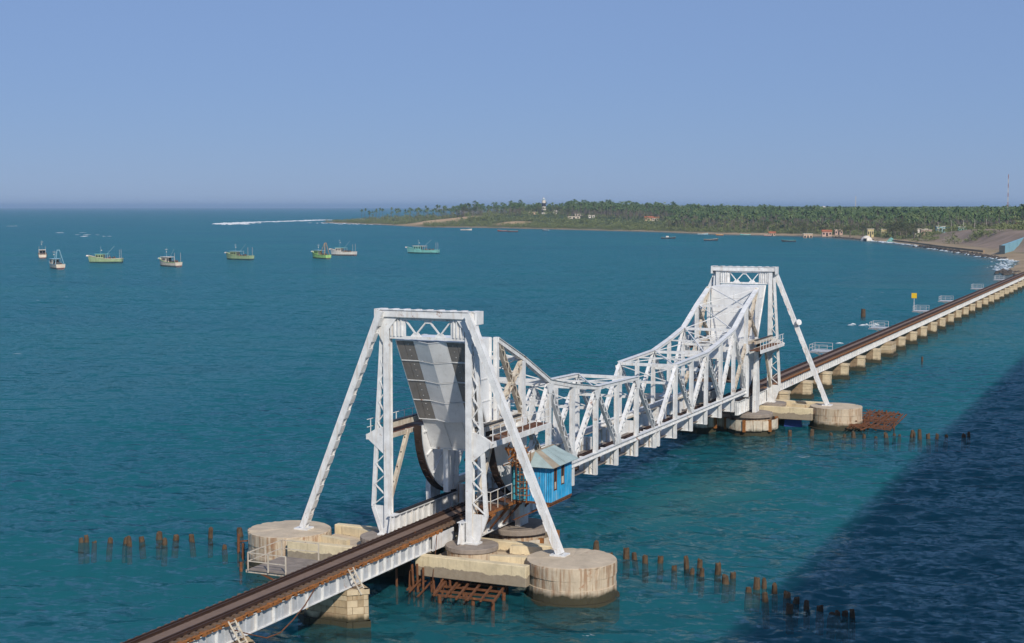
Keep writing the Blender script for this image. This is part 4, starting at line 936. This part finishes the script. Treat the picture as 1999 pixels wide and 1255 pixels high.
trawler(482, 377, LEFT-D2(28), 14.5, ('green','dark','green'), 'olive green trawler with brown nets heaped amidships', 'blue', mast=6.6)
trawler(511, 348, LEFT-D2(45), 12, ('lime','red','lime'), 'bright lime green trawler with orange gantry', 'blue', aframe='orange', mast=6.2)
trawler(557, 362, LEFT-D2(20), 13.5, ('white','red','cream'), 'white trawler with red bottom beside the lime green trawler', 'turq', mast=7.2)
trawler(605, 339, LEFT-D2(12), 17, ('turq','dark','turq'), 'turquoise trawler anchored nearest the headland shore', 'cream', mast=6.4)
def skiff(px, py, head, L, cols, label, cab=False):
    t_ = thing('open_boat', (0,0,0), label, 'boat', 'small boats moored along the shore')
    hull(L, L*.24, .75, 1.5, [HP[c] for c in cols], t_, .6)
    for x in (-L*.2, .05*L, L*.22): MB().box(x-.15, x+.15, -L*.09, L*.09, .45, .52).build('thwart', HP['cream'], t_)
    MB().box(-L*.44, -L*.38, -.2, .2, .6, 1.35).build('engine', HP['dark'], t_)
    if cab: MB().box(-L*.15, L*.05, -L*.07, L*.07, .5, 1.9).build('shelter', HP['white'], t_)
    t_.location = (px, py, -.05); t_.rotation_euler = (0,0,head)
for a in [(1015,331,LEFT+PI-.1,11.5,('dark','dark','blue'),'dark blue open boat with white shelter moored off the palm grove',True),(960,279,LEFT+PI,10.5,('dark','dark','cream'),'dark open boat with cream gunwale off the palm grove'),
          (952,217,LEFT+.1,10.5,('dark','dark','turq'),'long dark open boat alone off the peach house'),(1317,660,LEFT+PI,12,('white','white','white'),'long white open boat below the sandy dunes'),
          (1249,574,LEFT,11,('dark','red','white'),'dark open boat with white gunwale beside the scrubby shore'),(1268,594,LEFT,10,('red','dark','white'),'red open boat beside the scrubby shore'),(1321,568,LEFT-.7,8,('blue','dark','white'),'pale blue boat below the sand gully'),
          (1172,350,LEFT+PI,9,('blue','dark','white'),'pale blue open boat close to the tree-lined shore'),(1155,329,LEFT,6.5,('orange','red','white'),'small orange boat close to the tree-lined shore'),(1164,308,LEFT,9,('turq','dark','white'),'turquoise open boat drawn near the beach'),(1150,284,LEFT,6.5,('pink','red','cream'),'small pink boat near the brick hut')]: skiff(*a)

# ------------------------------------------------------------------ houses, lighthouse, masts along the shore
def house(x, y, wd, dp, ht, wall, roof, label, cat='house', flat=True, z=None, tilt=0., win=3):
    g_ = hz(x, y) if z is None else z; k_ = .62 if x > 1300 else .8; wd, dp, ht = wd*k_, dp*k_, ht*(.75 if x > 1300 else .85)
    t_ = thing('house' if cat == 'house' else 'hut', (0,0,0), label, cat); z0 = -1.5
    MB().box(-dp/2, dp/2, -wd/2, wd/2, z0, ht).build('wall', wall, t_)
    if flat: rf_ = MB().box(-dp/2-.3, dp/2+.3, -wd/2-.3, wd/2+.3, ht, ht+.35).build('roof', roof, t_)
    else: rf_ = MB().prism([(-dp/2-.5, ht), (dp/2+.5, ht), (0, ht+dp*.28)], 'y', -wd/2-.4, wd/2+.4).build('roof', roof, t_)
    for k in range(win):
        yy = -wd/2+wd*(k+.5)/win; w_ = MB().box(-dp/2-.03, -dp/2-.004, yy-wd*.09, yy+wd*.09, ht*.35 if k != win//2 else 0, ht*.72).build('window' if k != win//2 else 'door', glassd, t_)
        MB().box(-dp/2-.09, -dp/2-.032, yy-wd*.11, yy+wd*.11, ht*.72, ht*.77).build('lintel', roof, w_)
    t_.location = (x, y, g_); t_.rotation_euler = (0, 0, YAW-.1+tilt); return t_
redt = M('red_tile', (.40,.13,.06), .8, var=.3, scale=.3); wh = HP['white']; cr = HP['cream']
house(1973,1168,11,7,5,wh,wh,'small white hut alone in low scrub at the headland tip','hut')
house(1776,780,20,9,4,HP['peach'],cr,'long low peach building beside the lighthouse foot')
house(1789,752,9,8,6.5,wh,wh,'white two-storey block just beyond the lighthouse')
house(1709,684,18,8,3.2,cr,wh,'low cream building among palms inland of the lighthouse')
house(1586,642,24,9,3.6,cr,cr,'long low cream building at the top of the scrubby bank')
house(1595,622,12,8,4.5,wh,cr,'white cottage half hidden behind the scrubby bank')
house(1548,531,16,10,4.6,HP['peach'],redt,'peach bungalow with red tiled roof and arched front','house',False)
house(1528,516,13,9,4.6,cr,redt,'cream bungalow adjoining the red-roofed peach bungalow','house',False)
house(1165,284,7,6,3,HP['peach'],redt,'small brick hut at the edge of the palm beach','hut',False)
house(1099,237,9,8,5.2,HP['peach'],cr,'square peach house with cream flat roof standing on the beach')
house(1135,229,10,7,4.5,HP['pink'],redt,'pink house with red roof behind the square peach house','house',False)
house(1149,222,8,7,5,HP['pink'],cr,'pink flat-roofed house above the fishing beach')
house(1060,178,6,6,7.5,HP['yellowwall'],cr,'tall narrow yellow house among the trees above the beach')
house(1073,170,5,5,7,HP['yellowwall'],cr,'smaller yellow house beside the tall yellow one')
house(1045,137,13,8,6,wh,cr,'white house with stepped roof at the head of the embankment')
house(1027,130,10,7,4.6,HP['pink'],cr,'pale pink house in front of the white house at the embankment head')
house(1059,124,8,7,7,HP['blue'],wh,'pale blue house beside the embankment crest')
house(1075,118,10,7,5.5,wh,HP['blue'],'white house with blue porch at the embankment crest')
house(1015,102,7,5,4,HP['turq'],wh,'small turquoise kiosk on the embankment crest','hut')
house(1040,78,7,6,5.5,wh,wh,'white square block on the embankment crest by the street lamps')
house(1030,58,18,9,4.5,HP['peach'],redt,'long orange-red roofed house at the end of the embankment','house',False)
dm = thing('domed_shelter', (998,169,hz(998,169)), 'white rounded shelter on the beach beside the trees', 'shelter')
g_ = hz(998,169); mb = MB()
for k in range(6): r0, r1 = 4.6*math.cos(k*.26), 4.6*math.cos((k+1)*.26); mb.cyl((998,169,g_-.5+5.2*math.sin(k*.26)*.9+(.0 if k else -1)), (998,169,g_-.5+5.2*math.sin((k+1)*.26)*.9), r0, max(.1, r1), 16)
mb.build('dome', wh, dm); MB().box(993.2,994.2,168,170.4,g_-.4,g_+2.2).build('door', glassd, dm)
tn = thing('beach_tent', (965,145,hz(965,145)), 'small turquoise tarpaulin tent among the beach huts', 'tent'); g_ = hz(965,145)
MB().prism([(142,g_),(148,g_),(145,g_+3)], 'x', 962, 968).build('canopy', HP['turq'], tn); MB().bar((962,145,g_),(962,145,g_+3.2),.1,.1).build('pole', HP['white'], tn)
lh = thing('lighthouse', (1819,782,hz(1819,782)), 'lighthouse tower banded black and white above the palms', 'lighthouse'); blk = M('black_band_paint', (.03,.03,.035), .6)
zb = hz(1819,782); zs = [zb-1, 17.0, 20.2, 25.4, 30.2, 34.0]; ml = [wh, blk, wh, blk, wh]; rr_ = lambda z: 3.5-.9*(z-zb)/(34-zb)
for a, c, m_ in zip(zs, zs[1:], ml): MB().cyl((1819,782,a),(1819,782,c),rr_(a),rr_(c),20).build('tower_band', m_, lh)
MB().cyl((1819,782,34.0),(1819,782,34.5),2.9,2.9,20).build('gallery', wh, lh); ln = MB().cyl((1819,782,34.5),(1819,782,36.2),1.5,1.5,12).build('lantern', HP['blue'], lh)
MB().cyl((1819,782,36.2),(1819,782,37.9),1.7,.1,12).build('lantern_roof', wh, lh); MB().cyl((1819,782,37.8),(1819,782,39.4),.08,.05,6).build('finial', wh, lh)
for k in range(10): a = 2*PI*k/10; MB().bar((1819+2.75*math.cos(a),782+2.75*math.sin(a),34.5),(1819+2.75*math.cos(a),782+2.75*math.sin(a),35.5),.1,.1).build('railing_post', wh, lh)
wt = thing('water_tower', (2162,459,hz(2162,459)), 'white domed water tower rising above the palm canopy', 'water tower'); g_ = hz(2162,459)
for k in range(6): a = 2*PI*k/6; MB().bar((2162+4*math.cos(a),459+4*math.sin(a),g_-1),(2162+3.6*math.cos(a),459+3.6*math.sin(a),19),.6,.6).build('leg', wh, wt)
mb = MB().cyl((2162,459,18.5),(2162,459,23.5),5.0,5.0,18).cyl((2162,459,23.5),(2162,459,25.2),5.2,2.4,18).cyl((2162,459,25.2),(2162,459,25.9),2.4,.4,18); mb.build('tank', wh, wt)
def radio_mast(x, y, top, w_, label, bands):
    g_ = hz(x, y); t_ = thing('radio_mast', (x, y, g_), label, 'mast'); n = 12; mr = M('mast_red_'+str(int(x)), (.45,.22,.17), .7)
    for k in range(n):
        a, c = g_+(top-g_)*k/n, g_+(top-g_)*(k+1)/n; r0, r1 = w_*(1-.6*k/n), w_*(1-.6*(k+1)/n); mb = MB()
        for i in range(3):
            q0, q1 = 2*PI*i/3, 2*PI*(i+1)/3; P = lambda r, q, z: (x+r*math.cos(q), y+r*math.sin(q), z)
            mb.bar(P(r0,q0,a), P(r1,q0,c), w_*.16, w_*.16).bar(P(r0,q0,a), P(r1,q1,c), w_*.08, w_*.08).bar(P(r0,q1,a), P(r1,q0,c), w_*.08, w_*.08)
        mb.build('lattice_section', mr if (k % 2 and bands) else wh, t_)
radio_mast(3088,594,47,1.6,'pale slender lattice mast far behind the palm canopy',False); radio_mast(1250,94,54,.7,'very tall thin red and white lattice mast beyond the embankment trees',True)
def street_lamp(x, y):
    g_ = hz(x, y); t_ = thing('street_lamp', (x,y,g_), 'slim pale street lamp on the embankment crest road', 'street lamp', 'lamps along the embankment road')
    MB().cyl((x,y,g_-.3),(x,y,g_+8.5),.13,.09,7).build('pole', wh, t_); MB().bar((x,y,g_+8.4),(x-1.2,y+.6,g_+8.9),.1,.1).build('arm', wh, t_); MB().box(x-1.6,x-1.0,y+.4,y+.8,g_+8.8,g_+8.95).build('lamp_head', wh, t_)
for i in range(8): street_lamp(1010+random.uniform(-6,6), 118-i*8.5)
bw = thing('retaining_wall', (720,34,hz(720,34)), 'light blue painted retaining wall on the near side of the embankment', 'wall')
for k in range(6):
    xa, xb = 684+k*24, 684+(k+1)*24-.3; ga = 2.2+k*.55
    MB().add([(xa,37.5-k*.5,ga-3),(xb,37.0-k*.5,ga-3),(xb,38.2-k*.5,ga-3),(xa,38.7-k*.5,ga-3),(xa,37.5-k*.5,ga+3.4),(xb,37.0-k*.5,ga+3.9),(xb,38.2-k*.5,ga+3.9),(xa,38.7-k*.5,ga+3.4)],[(0,3,2,1),(4,5,6,7),(0,1,5,4),(1,2,6,5),(2,3,7,6),(3,0,4,7)]).build('wall_panel', blueWall, bw)
MB().box(682.5,683.8,36.8,39.6,-.5,5.4).build('end_pillar', HP['dark'], bw)
lowW = thing('sea_wall', (820,90,1.2), 'dark low sea wall running along the foot of the embankment', 'wall')
pts = [(690,58),(776,92),(860,121),(930,148)]
for a, c in zip(pts, pts[1:]): MB().bar((a[0]+8,a[1]-9,1.7),(c[0]+8,c[1]-9,1.7),1.0,1.1).build('wall_section', stone3, lowW)
# shore rocks
def rock_mesh():
    mb = MB(); n = 7; vs = [(0,0,random.uniform(.7,1.0))]
    for lv, (z, r) in enumerate(((.45,.75),(-.4,1.0))): vs += [(r*random.uniform(.7,1.2)*math.cos(2*PI*i/n), r*random.uniform(.7,1.2)*math.sin(2*PI*i/n), z+random.uniform(-.2,.2)) for i in range(n)]
    return np.array(vs), np.array([(0,1+i,1+(i+1) % n) for i in range(n)]+[(1+i,8+i,8+(i+1) % n) for i in range(n)]+[(1+i,8+(i+1) % n,1+(i+1) % n) for i in range(n)])
def scatter(name, tmpl, pts, mat, **k):
    V, Fc, o = [], [], 0
    for (x, y, z, s, sz, rz_, ti) in pts:
        v, f = tmpl[ti]; c, sn = math.cos(rz_), math.sin(rz_); q = v*np.array((s, s, sz)); q = np.stack([q[:,0]*c-q[:,1]*sn+x, q[:,0]*sn+q[:,1]*c+y, q[:,2]+z], 1); V.append(q); Fc.append(f+o); o += len(v)
    return tag(mesh_np(name, np.concatenate(V), np.concatenate(Fc), mat), **k)
tm = [rock_mesh() for _ in range(5)]; tm += [(v*np.array((1.9,.55,1)), f) for v, f in tm]; P = []
def along(pl, n, jit):
    pl = np.array(pl, float); seg = np.linalg.norm(np.diff(pl, axis=0), axis=1); cs = np.concatenate([[0], np.cumsum(seg)]); r = []
    for _ in range(n):
        d = random.random()*cs[-1]; i = min(len(seg)-1, int(np.searchsorted(cs, d)-1)); i = max(0, i); f = (d-cs[i])/seg[i]; p = pl[i]+(pl[i+1]-pl[i])*f; r.append((p[0]+random.gauss(0, jit), p[1]+random.gauss(0, jit)))
    return r
for x, y in along([(637,32),(680,47),(776,79),(850,104)], 420, 2.0)+along([(1000,163),(1060,192),(1110,217)], 200, 1.8)+along([(455,12),(500,17)], 60, 2.5): P.append((x,y,-.1,random.uniform(.5,1.5),random.uniform(.4,1.2),random.random()*6,random.randrange(5)))
scatter('shore_rocks', tm, P, rockm, label='dark boulders lining the water edge', cat='rocks', kind='stuff')
# surf : broken low white water as many small humps
P = []
for x, y in along([(1660,1215),(1700,1255),(1800,1290),(1900,1330),(2020,1345),(2284,1425)], 330, 9)+along([(1630,1180),(1700,1235),(1800,1280)], 150, 12): P.append((x,y,-.25,random.uniform(1.2,4.5),random.uniform(.5,1.2),random.random()*.6+1.0,random.randrange(5)))
for x, y in along([(600,24),(637,34),(680,49),(776,81),(912,127),(1025,177)], 240, 1.6): P.append((x,y,-.15,random.uniform(.8,2.2),random.uniform(.25,.5),random.random()*6,random.randrange(5)))
for x, y in along([(478,13),(512,18),(560,22),(600,24)], 150, 2.2): P.append((x,y+2.5,-.12,random.uniform(.4,1.5),random.uniform(.18,.3),random.gauss(.35,.25),5+random.randrange(5)))
for x, y in along([(1709,985),(1800,1084),(1890,1180)], 60, 12): P.append((x-18,y+8,-.2,random.uniform(1,3),random.uniform(.3,.6),random.random()*6,random.randrange(5)))
for cx_, cy_ in ((1017,946),(940,864),(891,805),(1368,1351),(196,15),(148,8)):
    for _ in range(4 if cx_ > 300 else 9): s_ = 1 if cx_ > 300 else .25; P.append((cx_+random.gauss(0,2.5)*s_*2.2,cy_-random.gauss(0,6)*s_*1.3,-.1,random.uniform(.8,1.9)*s_*1.3,random.uniform(.15,.35),1.9+random.gauss(0,.3),5+random.randrange(5)))
scatter('surf_foam', tm, P, foam, label='white breaking surf on the reef and along the shore', cat='surf', kind='stuff')

# ------------------------------------------------------------------ palms and scrub
def leafmat(name, c1, c2):
    m = bpy.data.materials.new(name); m.use_nodes = True; t = m.node_tree; b = t.nodes['Principled BSDF']; g = t.nodes.new('ShaderNodeNewGeometry')
    oi = t.nodes.new('ShaderNodeObjectInfo'); ad = N(t, 'ShaderNodeMath', operation='MULTIPLY_ADD'); t.links.new(oi.outputs['Random'], ad.inputs[0]); ad.inputs[1].default_value = .5; t.links.new(noise(t, g.outputs['Position'], .07, 4), ad.inputs[2])
    t.links.new(mixc(t, ramp(t, ad.outputs[0], [(.4, B0), (.95, W1)]), c1, c2), b.inputs['Base Color']); b.inputs['Roughness'].default_value = .6; b.inputs['Specular IOR Level'].default_value = .25; return m
palmleaf = leafmat('palm_fronds', (.055,.105,.035), (.14,.18,.065)); bushleaf = leafmat('scrub_leaves', (.075,.12,.038), (.17,.19,.075)); trunkm = M('palm_trunk', (.17,.14,.11), .9, var=.3)
def palm_np(h, nf, fl, seed, droop=1., fan=False):
    r = np.random.default_rng(seed); lean = r.uniform(-.12,.12,2)*h; tv, tf = [], []
    for k in range(4):
        f = k/3; c = lean*f**2; rad = .28-.13*f
        tv += [(c[0]+rad*math.cos(PI/2*i), c[1]+rad*math.sin(PI/2*i), h*f-(.6 if k == 0 else 0)) for i in range(4)]
    for k in range(3):
        for i in range(4): a, b2, c2, d2 = 4*k+i, 4*k+(i+1) % 4, 4*k+4+(i+1) % 4, 4*k+4+i; tf += [(a,b2,c2),(a,c2,d2)]
    fv, ff = [], []
    for i in range(nf):
        az = 2*PI*(i+r.uniform(-.3,.3))/nf*1.618; el = r.uniform(-.35,1.15) if not fan else r.uniform(-.9,1.4); L = fl*r.uniform(.8,1.1); wd = (.42 if not fan else .75)*r.uniform(.8,1.15)*fl/3.2
        pr = []
        for k in range(4):
            f = k/3; rr2 = L*(f*math.cos(el)); z = L*(f*math.sin(el)) - droop*L*.62*f*f
            wk = wd*(.25, 1, .85, .05)[k] if not fan else wd*(.15,.8,1.2,.5)[k]
            o = len(fv); sx, sy = -math.sin(az)*wk, math.cos(az)*wk
            cxx, cyy = lean[0]+rr2*math.cos(az), lean[1]+rr2*math.sin(az)
            fv += [(cxx+sx, cyy+sy, h+z-.3*wk), (cxx, cyy, h+z+.12), (cxx-sx, cyy-sy, h+z-.3*wk)]; pr.append(o)
        for a, b2 in zip(pr, pr[1:]): ff += [(a,b2,b2+1),(a,b2+1,a+1),(a+1,b2+1,b2+2),(a+1,b2+2,a+2)]
    return np.array(tv), np.array(tf), np.array(fv), np.array(ff)
PT = [palm_np(h, nf, fl, sd) for h, nf, fl, sd in ((13,16,3.6,1),(15,17,3.8,2),(11,16,3.6,3),(16.5,16,3.5,4),(14,18,4.0,5))]; FT = [palm_np(h, 26, 2.3, sd, .25, True) for h, sd in ((15,6),(17,7))]
def hidden_np(name, v, f, mat): o = mesh_np(name, v, f, mat); me = o.data; bpy.data.objects.remove(o); return me
PME = [(hidden_np('trunk', a, b, trunkm), hidden_np('crown', c, d, palmleaf)) for a, b, c, d in PT+FT]
def place_palm(x, y, k, s, label, grp, dz=0):
    t_ = bpy.data.objects.new('palm_tree', None); COL.objects.link(t_); t_.location = (x, y, hz(x, y)-.2+dz); t_.rotation_euler = (0,0,random.random()*6.28); t_.scale = (s,s,s); tag(t_, label, 'palm tree', grp)
    for nm, me in zip(('trunk','crown'), PME[k]): o = bpy.data.objects.new(nm, me); COL.objects.link(o); o.parent = t_
for x, y in [(1869,1109),(1897,1120),(1891,1108),(1913,1109),(1836,1060),(1838,1055),(1843,1044),(1829,1027),(1805,1006),(1862,1028),(1817,982),(1778,946),(1784,932),(1760,911),(1813,966)]:
    place_palm(x, y, random.choice((5,6)), random.uniform(.95,1.25), 'slim round-headed palm standing clear of the scrub on the headland tip', 'round-headed palms on the headland tip')
# candidates over the land seen from the bridge
def in_view(x, y):
    dx, dy = x+132.6, y+47.67; f = dx*.9117+dy*.4108; r = dx*.4108-dy*.9117; return (f > 0) & (r/np.maximum(f,1) > -.125) & (r/np.maximum(f,1) < .40), f
N_ = 60000; cx_ = RNG.uniform(560, 2600, N_); cy_ = RNG.uniform(-60, 1250, N_)
hh, dd, em, du = height(cx_, cy_); iv, fd_ = in_view(cx_, cy_)
clump = wob(cx_*1.3, cy_*1.3)
tip = sm(820, 960, cy_)         # thinner towards the tip
dmin = 34+14*clump + 105*sm(430, 500, cy_)*(1-sm(830, 900, cy_))
okp = iv & (dd > dmin) & (dd < 330) & (RNG.random(N_) < .62*(1-.93*tip)*(.55+.45*(clump > -.3))) & ~((em > .2) & (dd < 75)) & ~((du > .4)) & ~((np.abs((cx_+132.6)*.4108-(cy_+47.67)*.9117-.0212*fd_) < 30) & (fd_ < 2145) & (fd_ > 1600))
hp = np.stack([cx_, cy_, fd_], 1)[okp]
# thin to a sensible spacing on a coarse hash
seen, sel = set(), []
for x, y, f in hp[np.argsort(hp[:,2])]:
    kx = (int(x//6.5), int(y//6.5))
    if kx in seen: continue
    seen.add(kx); sel.append((x, y, f, dd))
dsel = signed(np.array([p[0] for p in sel]), np.array([p[1] for p in sel]))
front = [i for i in np.argsort(dsel+.02*np.array([p[2] for p in sel])) ][:285]; fset = set(front)
for i in front: place_palm(sel[i][0], sel[i][1], random.randrange(5), random.uniform(.68,1.22), 'coconut palm in the front rank of the grove along the shore', 'coconut palms along the shore')
rest = [i for i in range(len(sel)) if i not in fset][:4600]
TT = [(a, b) for a, b, c, d in PT]; CT = [(c, d) for a, b, c, d in PT]
pr = [(sel[i][0], sel[i][1], hz(sel[i][0], sel[i][1])-.2, (s_ := random.uniform(.72,1.22)), s_, random.random()*6.28, random.randrange(5)) for i in rest]
gv = thing('palm_grove', (1500,400,0), 'dense coconut palm grove filling the land behind the shore', 'palm grove'); ROOT[gv.name] = Vector((0,0,0)); gv.location = (0,0,0); gv['kind'] = 'stuff'
for o, nm in ((scatter('trunks', TT, pr, trunkm, kind='stuff'), 't'), (scatter('crowns', CT, pr, palmleaf, kind='stuff'), 'c')): o.parent = gv
# broadleaf scrub and trees as leaf clouds
def bush_np(n, seed, flat=1.):
    r = np.random.default_rng(seed); v, f = [], []
    lobes = r.normal(0, .42, (5, 3)); lobes[:,2] = np.abs(lobes[:,2])*.8*flat+.25
    for i in range(n):
        c = lobes[r.integers(5)]+r.normal(0,1,3)/1.0*np.array((.24,.24,.19*flat)); c[2] = max(.02, c[2]); a = r.normal(0,1,(3,3)); a = a/np.linalg.norm(a, axis=1)[:,None]*.17
        v += [c+a[0], c+a[1], c+a[2]]; f.append((3*i,3*i+1,3*i+2))
    return np.array(v), np.array(f)
BT = [bush_np(90, 20+k, .8+.1*k) for k in range(5)]
okb = iv & (dd > (15+7*wob(cx_*4, cy_*4))*(1-.6*sm(300, 420, cy_))) & (dd < 240) & (RNG.random(N_) < np.where(dd < 90, .52, .10)) & ~((em > .12) & (dd < 75) & ((cx_ < 850) | (clump < -.2))) & (du < .35)
bs = np.stack([cx_, cy_, hh, dd], 1)[okb][:5200]
pts = [(x, y, z-.3, (s_ := random.uniform(2.6,5.2)*(1.25 if d > 60 else .9)), s_*random.uniform(.7,1.1), random.random()*6.28, random.randrange(5)) for x, y, z, d in bs]
scatter('scrub', BT, pts, bushleaf, label='green thorny scrub covering the banks behind the beach', cat='scrub', kind='stuff')
# individual broad-crowned trees near the beach houses
def broad(x, y, s, label):
    t_ = bpy.data.objects.new('broad_tree', None); COL.objects.link(t_); t_.location = (x, y, hz(x,y)-.2); t_.scale = (s,s,s); tag(t_, label, 'tree', 'broad-crowned trees behind the beach')
    o = bpy.data.objects.new('crown', BRM[random.randrange(3)]); COL.objects.link(o); o.parent = t_
    o = bpy.data.objects.new('trunk', BTR); COL.objects.link(o); o.parent = t_; t_.rotation_euler = (0,0,random.random()*6)
def crown_np(seed):
    r = np.random.default_rng(seed); L = r.normal(0,1,(12,3))*np.array((2.6,2.6,1.1))+np.array((0,0,6.6)); v, f = [], []
    for i in range(620):
        c = L[r.integers(12)]; d = r.normal(0,1,3); d = d/np.linalg.norm(d)*1.45*r.uniform(.6,1.05); a = r.normal(0,1,(3,3)); a = a/np.linalg.norm(a, axis=1)[:,None]*.42
        v += [c+d+a[0], c+d+a[1], c+d+a[2]]; f.append((3*i,3*i+1,3*i+2))
    return np.array(v), np.array(f)
BRM = [hidden_np('crown', *crown_np(60+k), leafmat('broad_leaves%d' % k, (.045,.065,.024), (.095,.10,.042))) for k in range(3)]
mb = MB().cyl((0,0,-.5),(0,0,5.2),.42,.24,8).cyl((0,0,3.6),(2.1,.6,6.4),.2,.08,6).cyl((0,0,3.9),(-1.6,1.5,6.6),.2,.08,6).cyl((0,0,4.2),(-.6,-1.9,6.8),.2,.08,6); o = mb.build('trunk', trunkm); BTR = o.data; bpy.data.objects.remove(o)
for x, y, s in ((1010,150,1.1),(1020,146,1.35),(1032,150,1.5),(1046,152,1.6),(1000,140,1.1),(1012,136,1.2),(985,132,.9),(1058,160,1.3),(1120,245,1.2),(1180,262,1.3),(1150,250,1.1),(1210,300,1.3),(1090,200,1.2),(1105,212,1.1),(1072,186,1.2),(1640,690,1.5),(1610,660,1.4),(1660,720,1.5),(1720,860,1.6),(1735,870,1.7),(1715,845,1.4)):
    broad(x, y, s, 'broad-crowned dark tree among the palms and houses')
# far canopy to the skyline
N2 = 5200; fx_ = np.geomspace(1,1,1); u_ = RNG.uniform(0,1,N2); dist = 1300*(9000/1300)**u_; ang = RNG.uniform(-.06,.42,N2)
px_ = -132.6+dist*(.9117+.4108*ang); py_ = -47.67+dist*(.4108-.9117*ang); h2, d2_, _, _ = height(px_, py_); k2 = d2_ > 230
pts = [(x, y, z+6, (s_ := random.uniform(7,12)*(1+d/5000)), 9, random.random()*6, random.randrange(5)) for x, y, z, d in zip(px_[k2], py_[k2], h2[k2], dist[k2])]
scatter('far_canopy', BT, pts, palmleaf, label='far canopy of trees running to the skyline', cat='woodland', kind='stuff')

# ------------------------------------------------------------------ the parallel road bridge the view is taken from (casts the long shadow on the water)
rb = thing('road_bridge', (0,-54,0), 'long concrete road bridge running parallel to the railway', 'bridge')
MB().box(-700, 900, -66.4, -48.1, 22.6, 23.7).build('deck', asphalt, rb)  # deck made wider than the real one so its shadow covers more water
for y in (-48.25, -66.25):
    MB().box(-700, 900, y-.15, y+.15, 23.7, 24.15).build('kerb_wall', asphalt, rb)
    rl = MB()
    for x in np.arange(-140, 420, .42): rl.box(x-.09, x+.09, y-.06, y+.06, 24.15, 25.35)
    rl.box(-140, 420, y-.07, y+.07, 25.35, 25.43); tag(rl.build('balusters', asphalt, rb), kind='stuff')
for x in range(-660, 900, 60):
    MB().box(x-1.2, x+1.2, -61, -51.5, -2, 21.2).build('pier', asphalt, rb); MB().box(x-1.6, x+1.6, -62.5, -49, 21.2, 22.59).build('pier_cap', asphalt, rb)

# ------------------------------------------------------------------ haze
hm = bpy.data.materials.new('haze_air'); hm.use_nodes = True; t = hm.node_tree; t.nodes.remove(t.nodes['Principled BSDF'])
pv = t.nodes.new('ShaderNodeVolumePrincipled'); pv.inputs['Color'].default_value = (.54,.75,1,1); pv.inputs['Density'].default_value = .00008; pv.inputs['Anisotropy'].default_value = .1
t.links.new(pv.outputs[0], t.nodes['Material Output'].inputs['Volume'])
hzb = MB().box(-60500, 60500, -60500, 60500, -110, 60).build('haze', hm); tag(hzb, 'pale sea haze filling the air over the water', 'haze', kind='stuff')
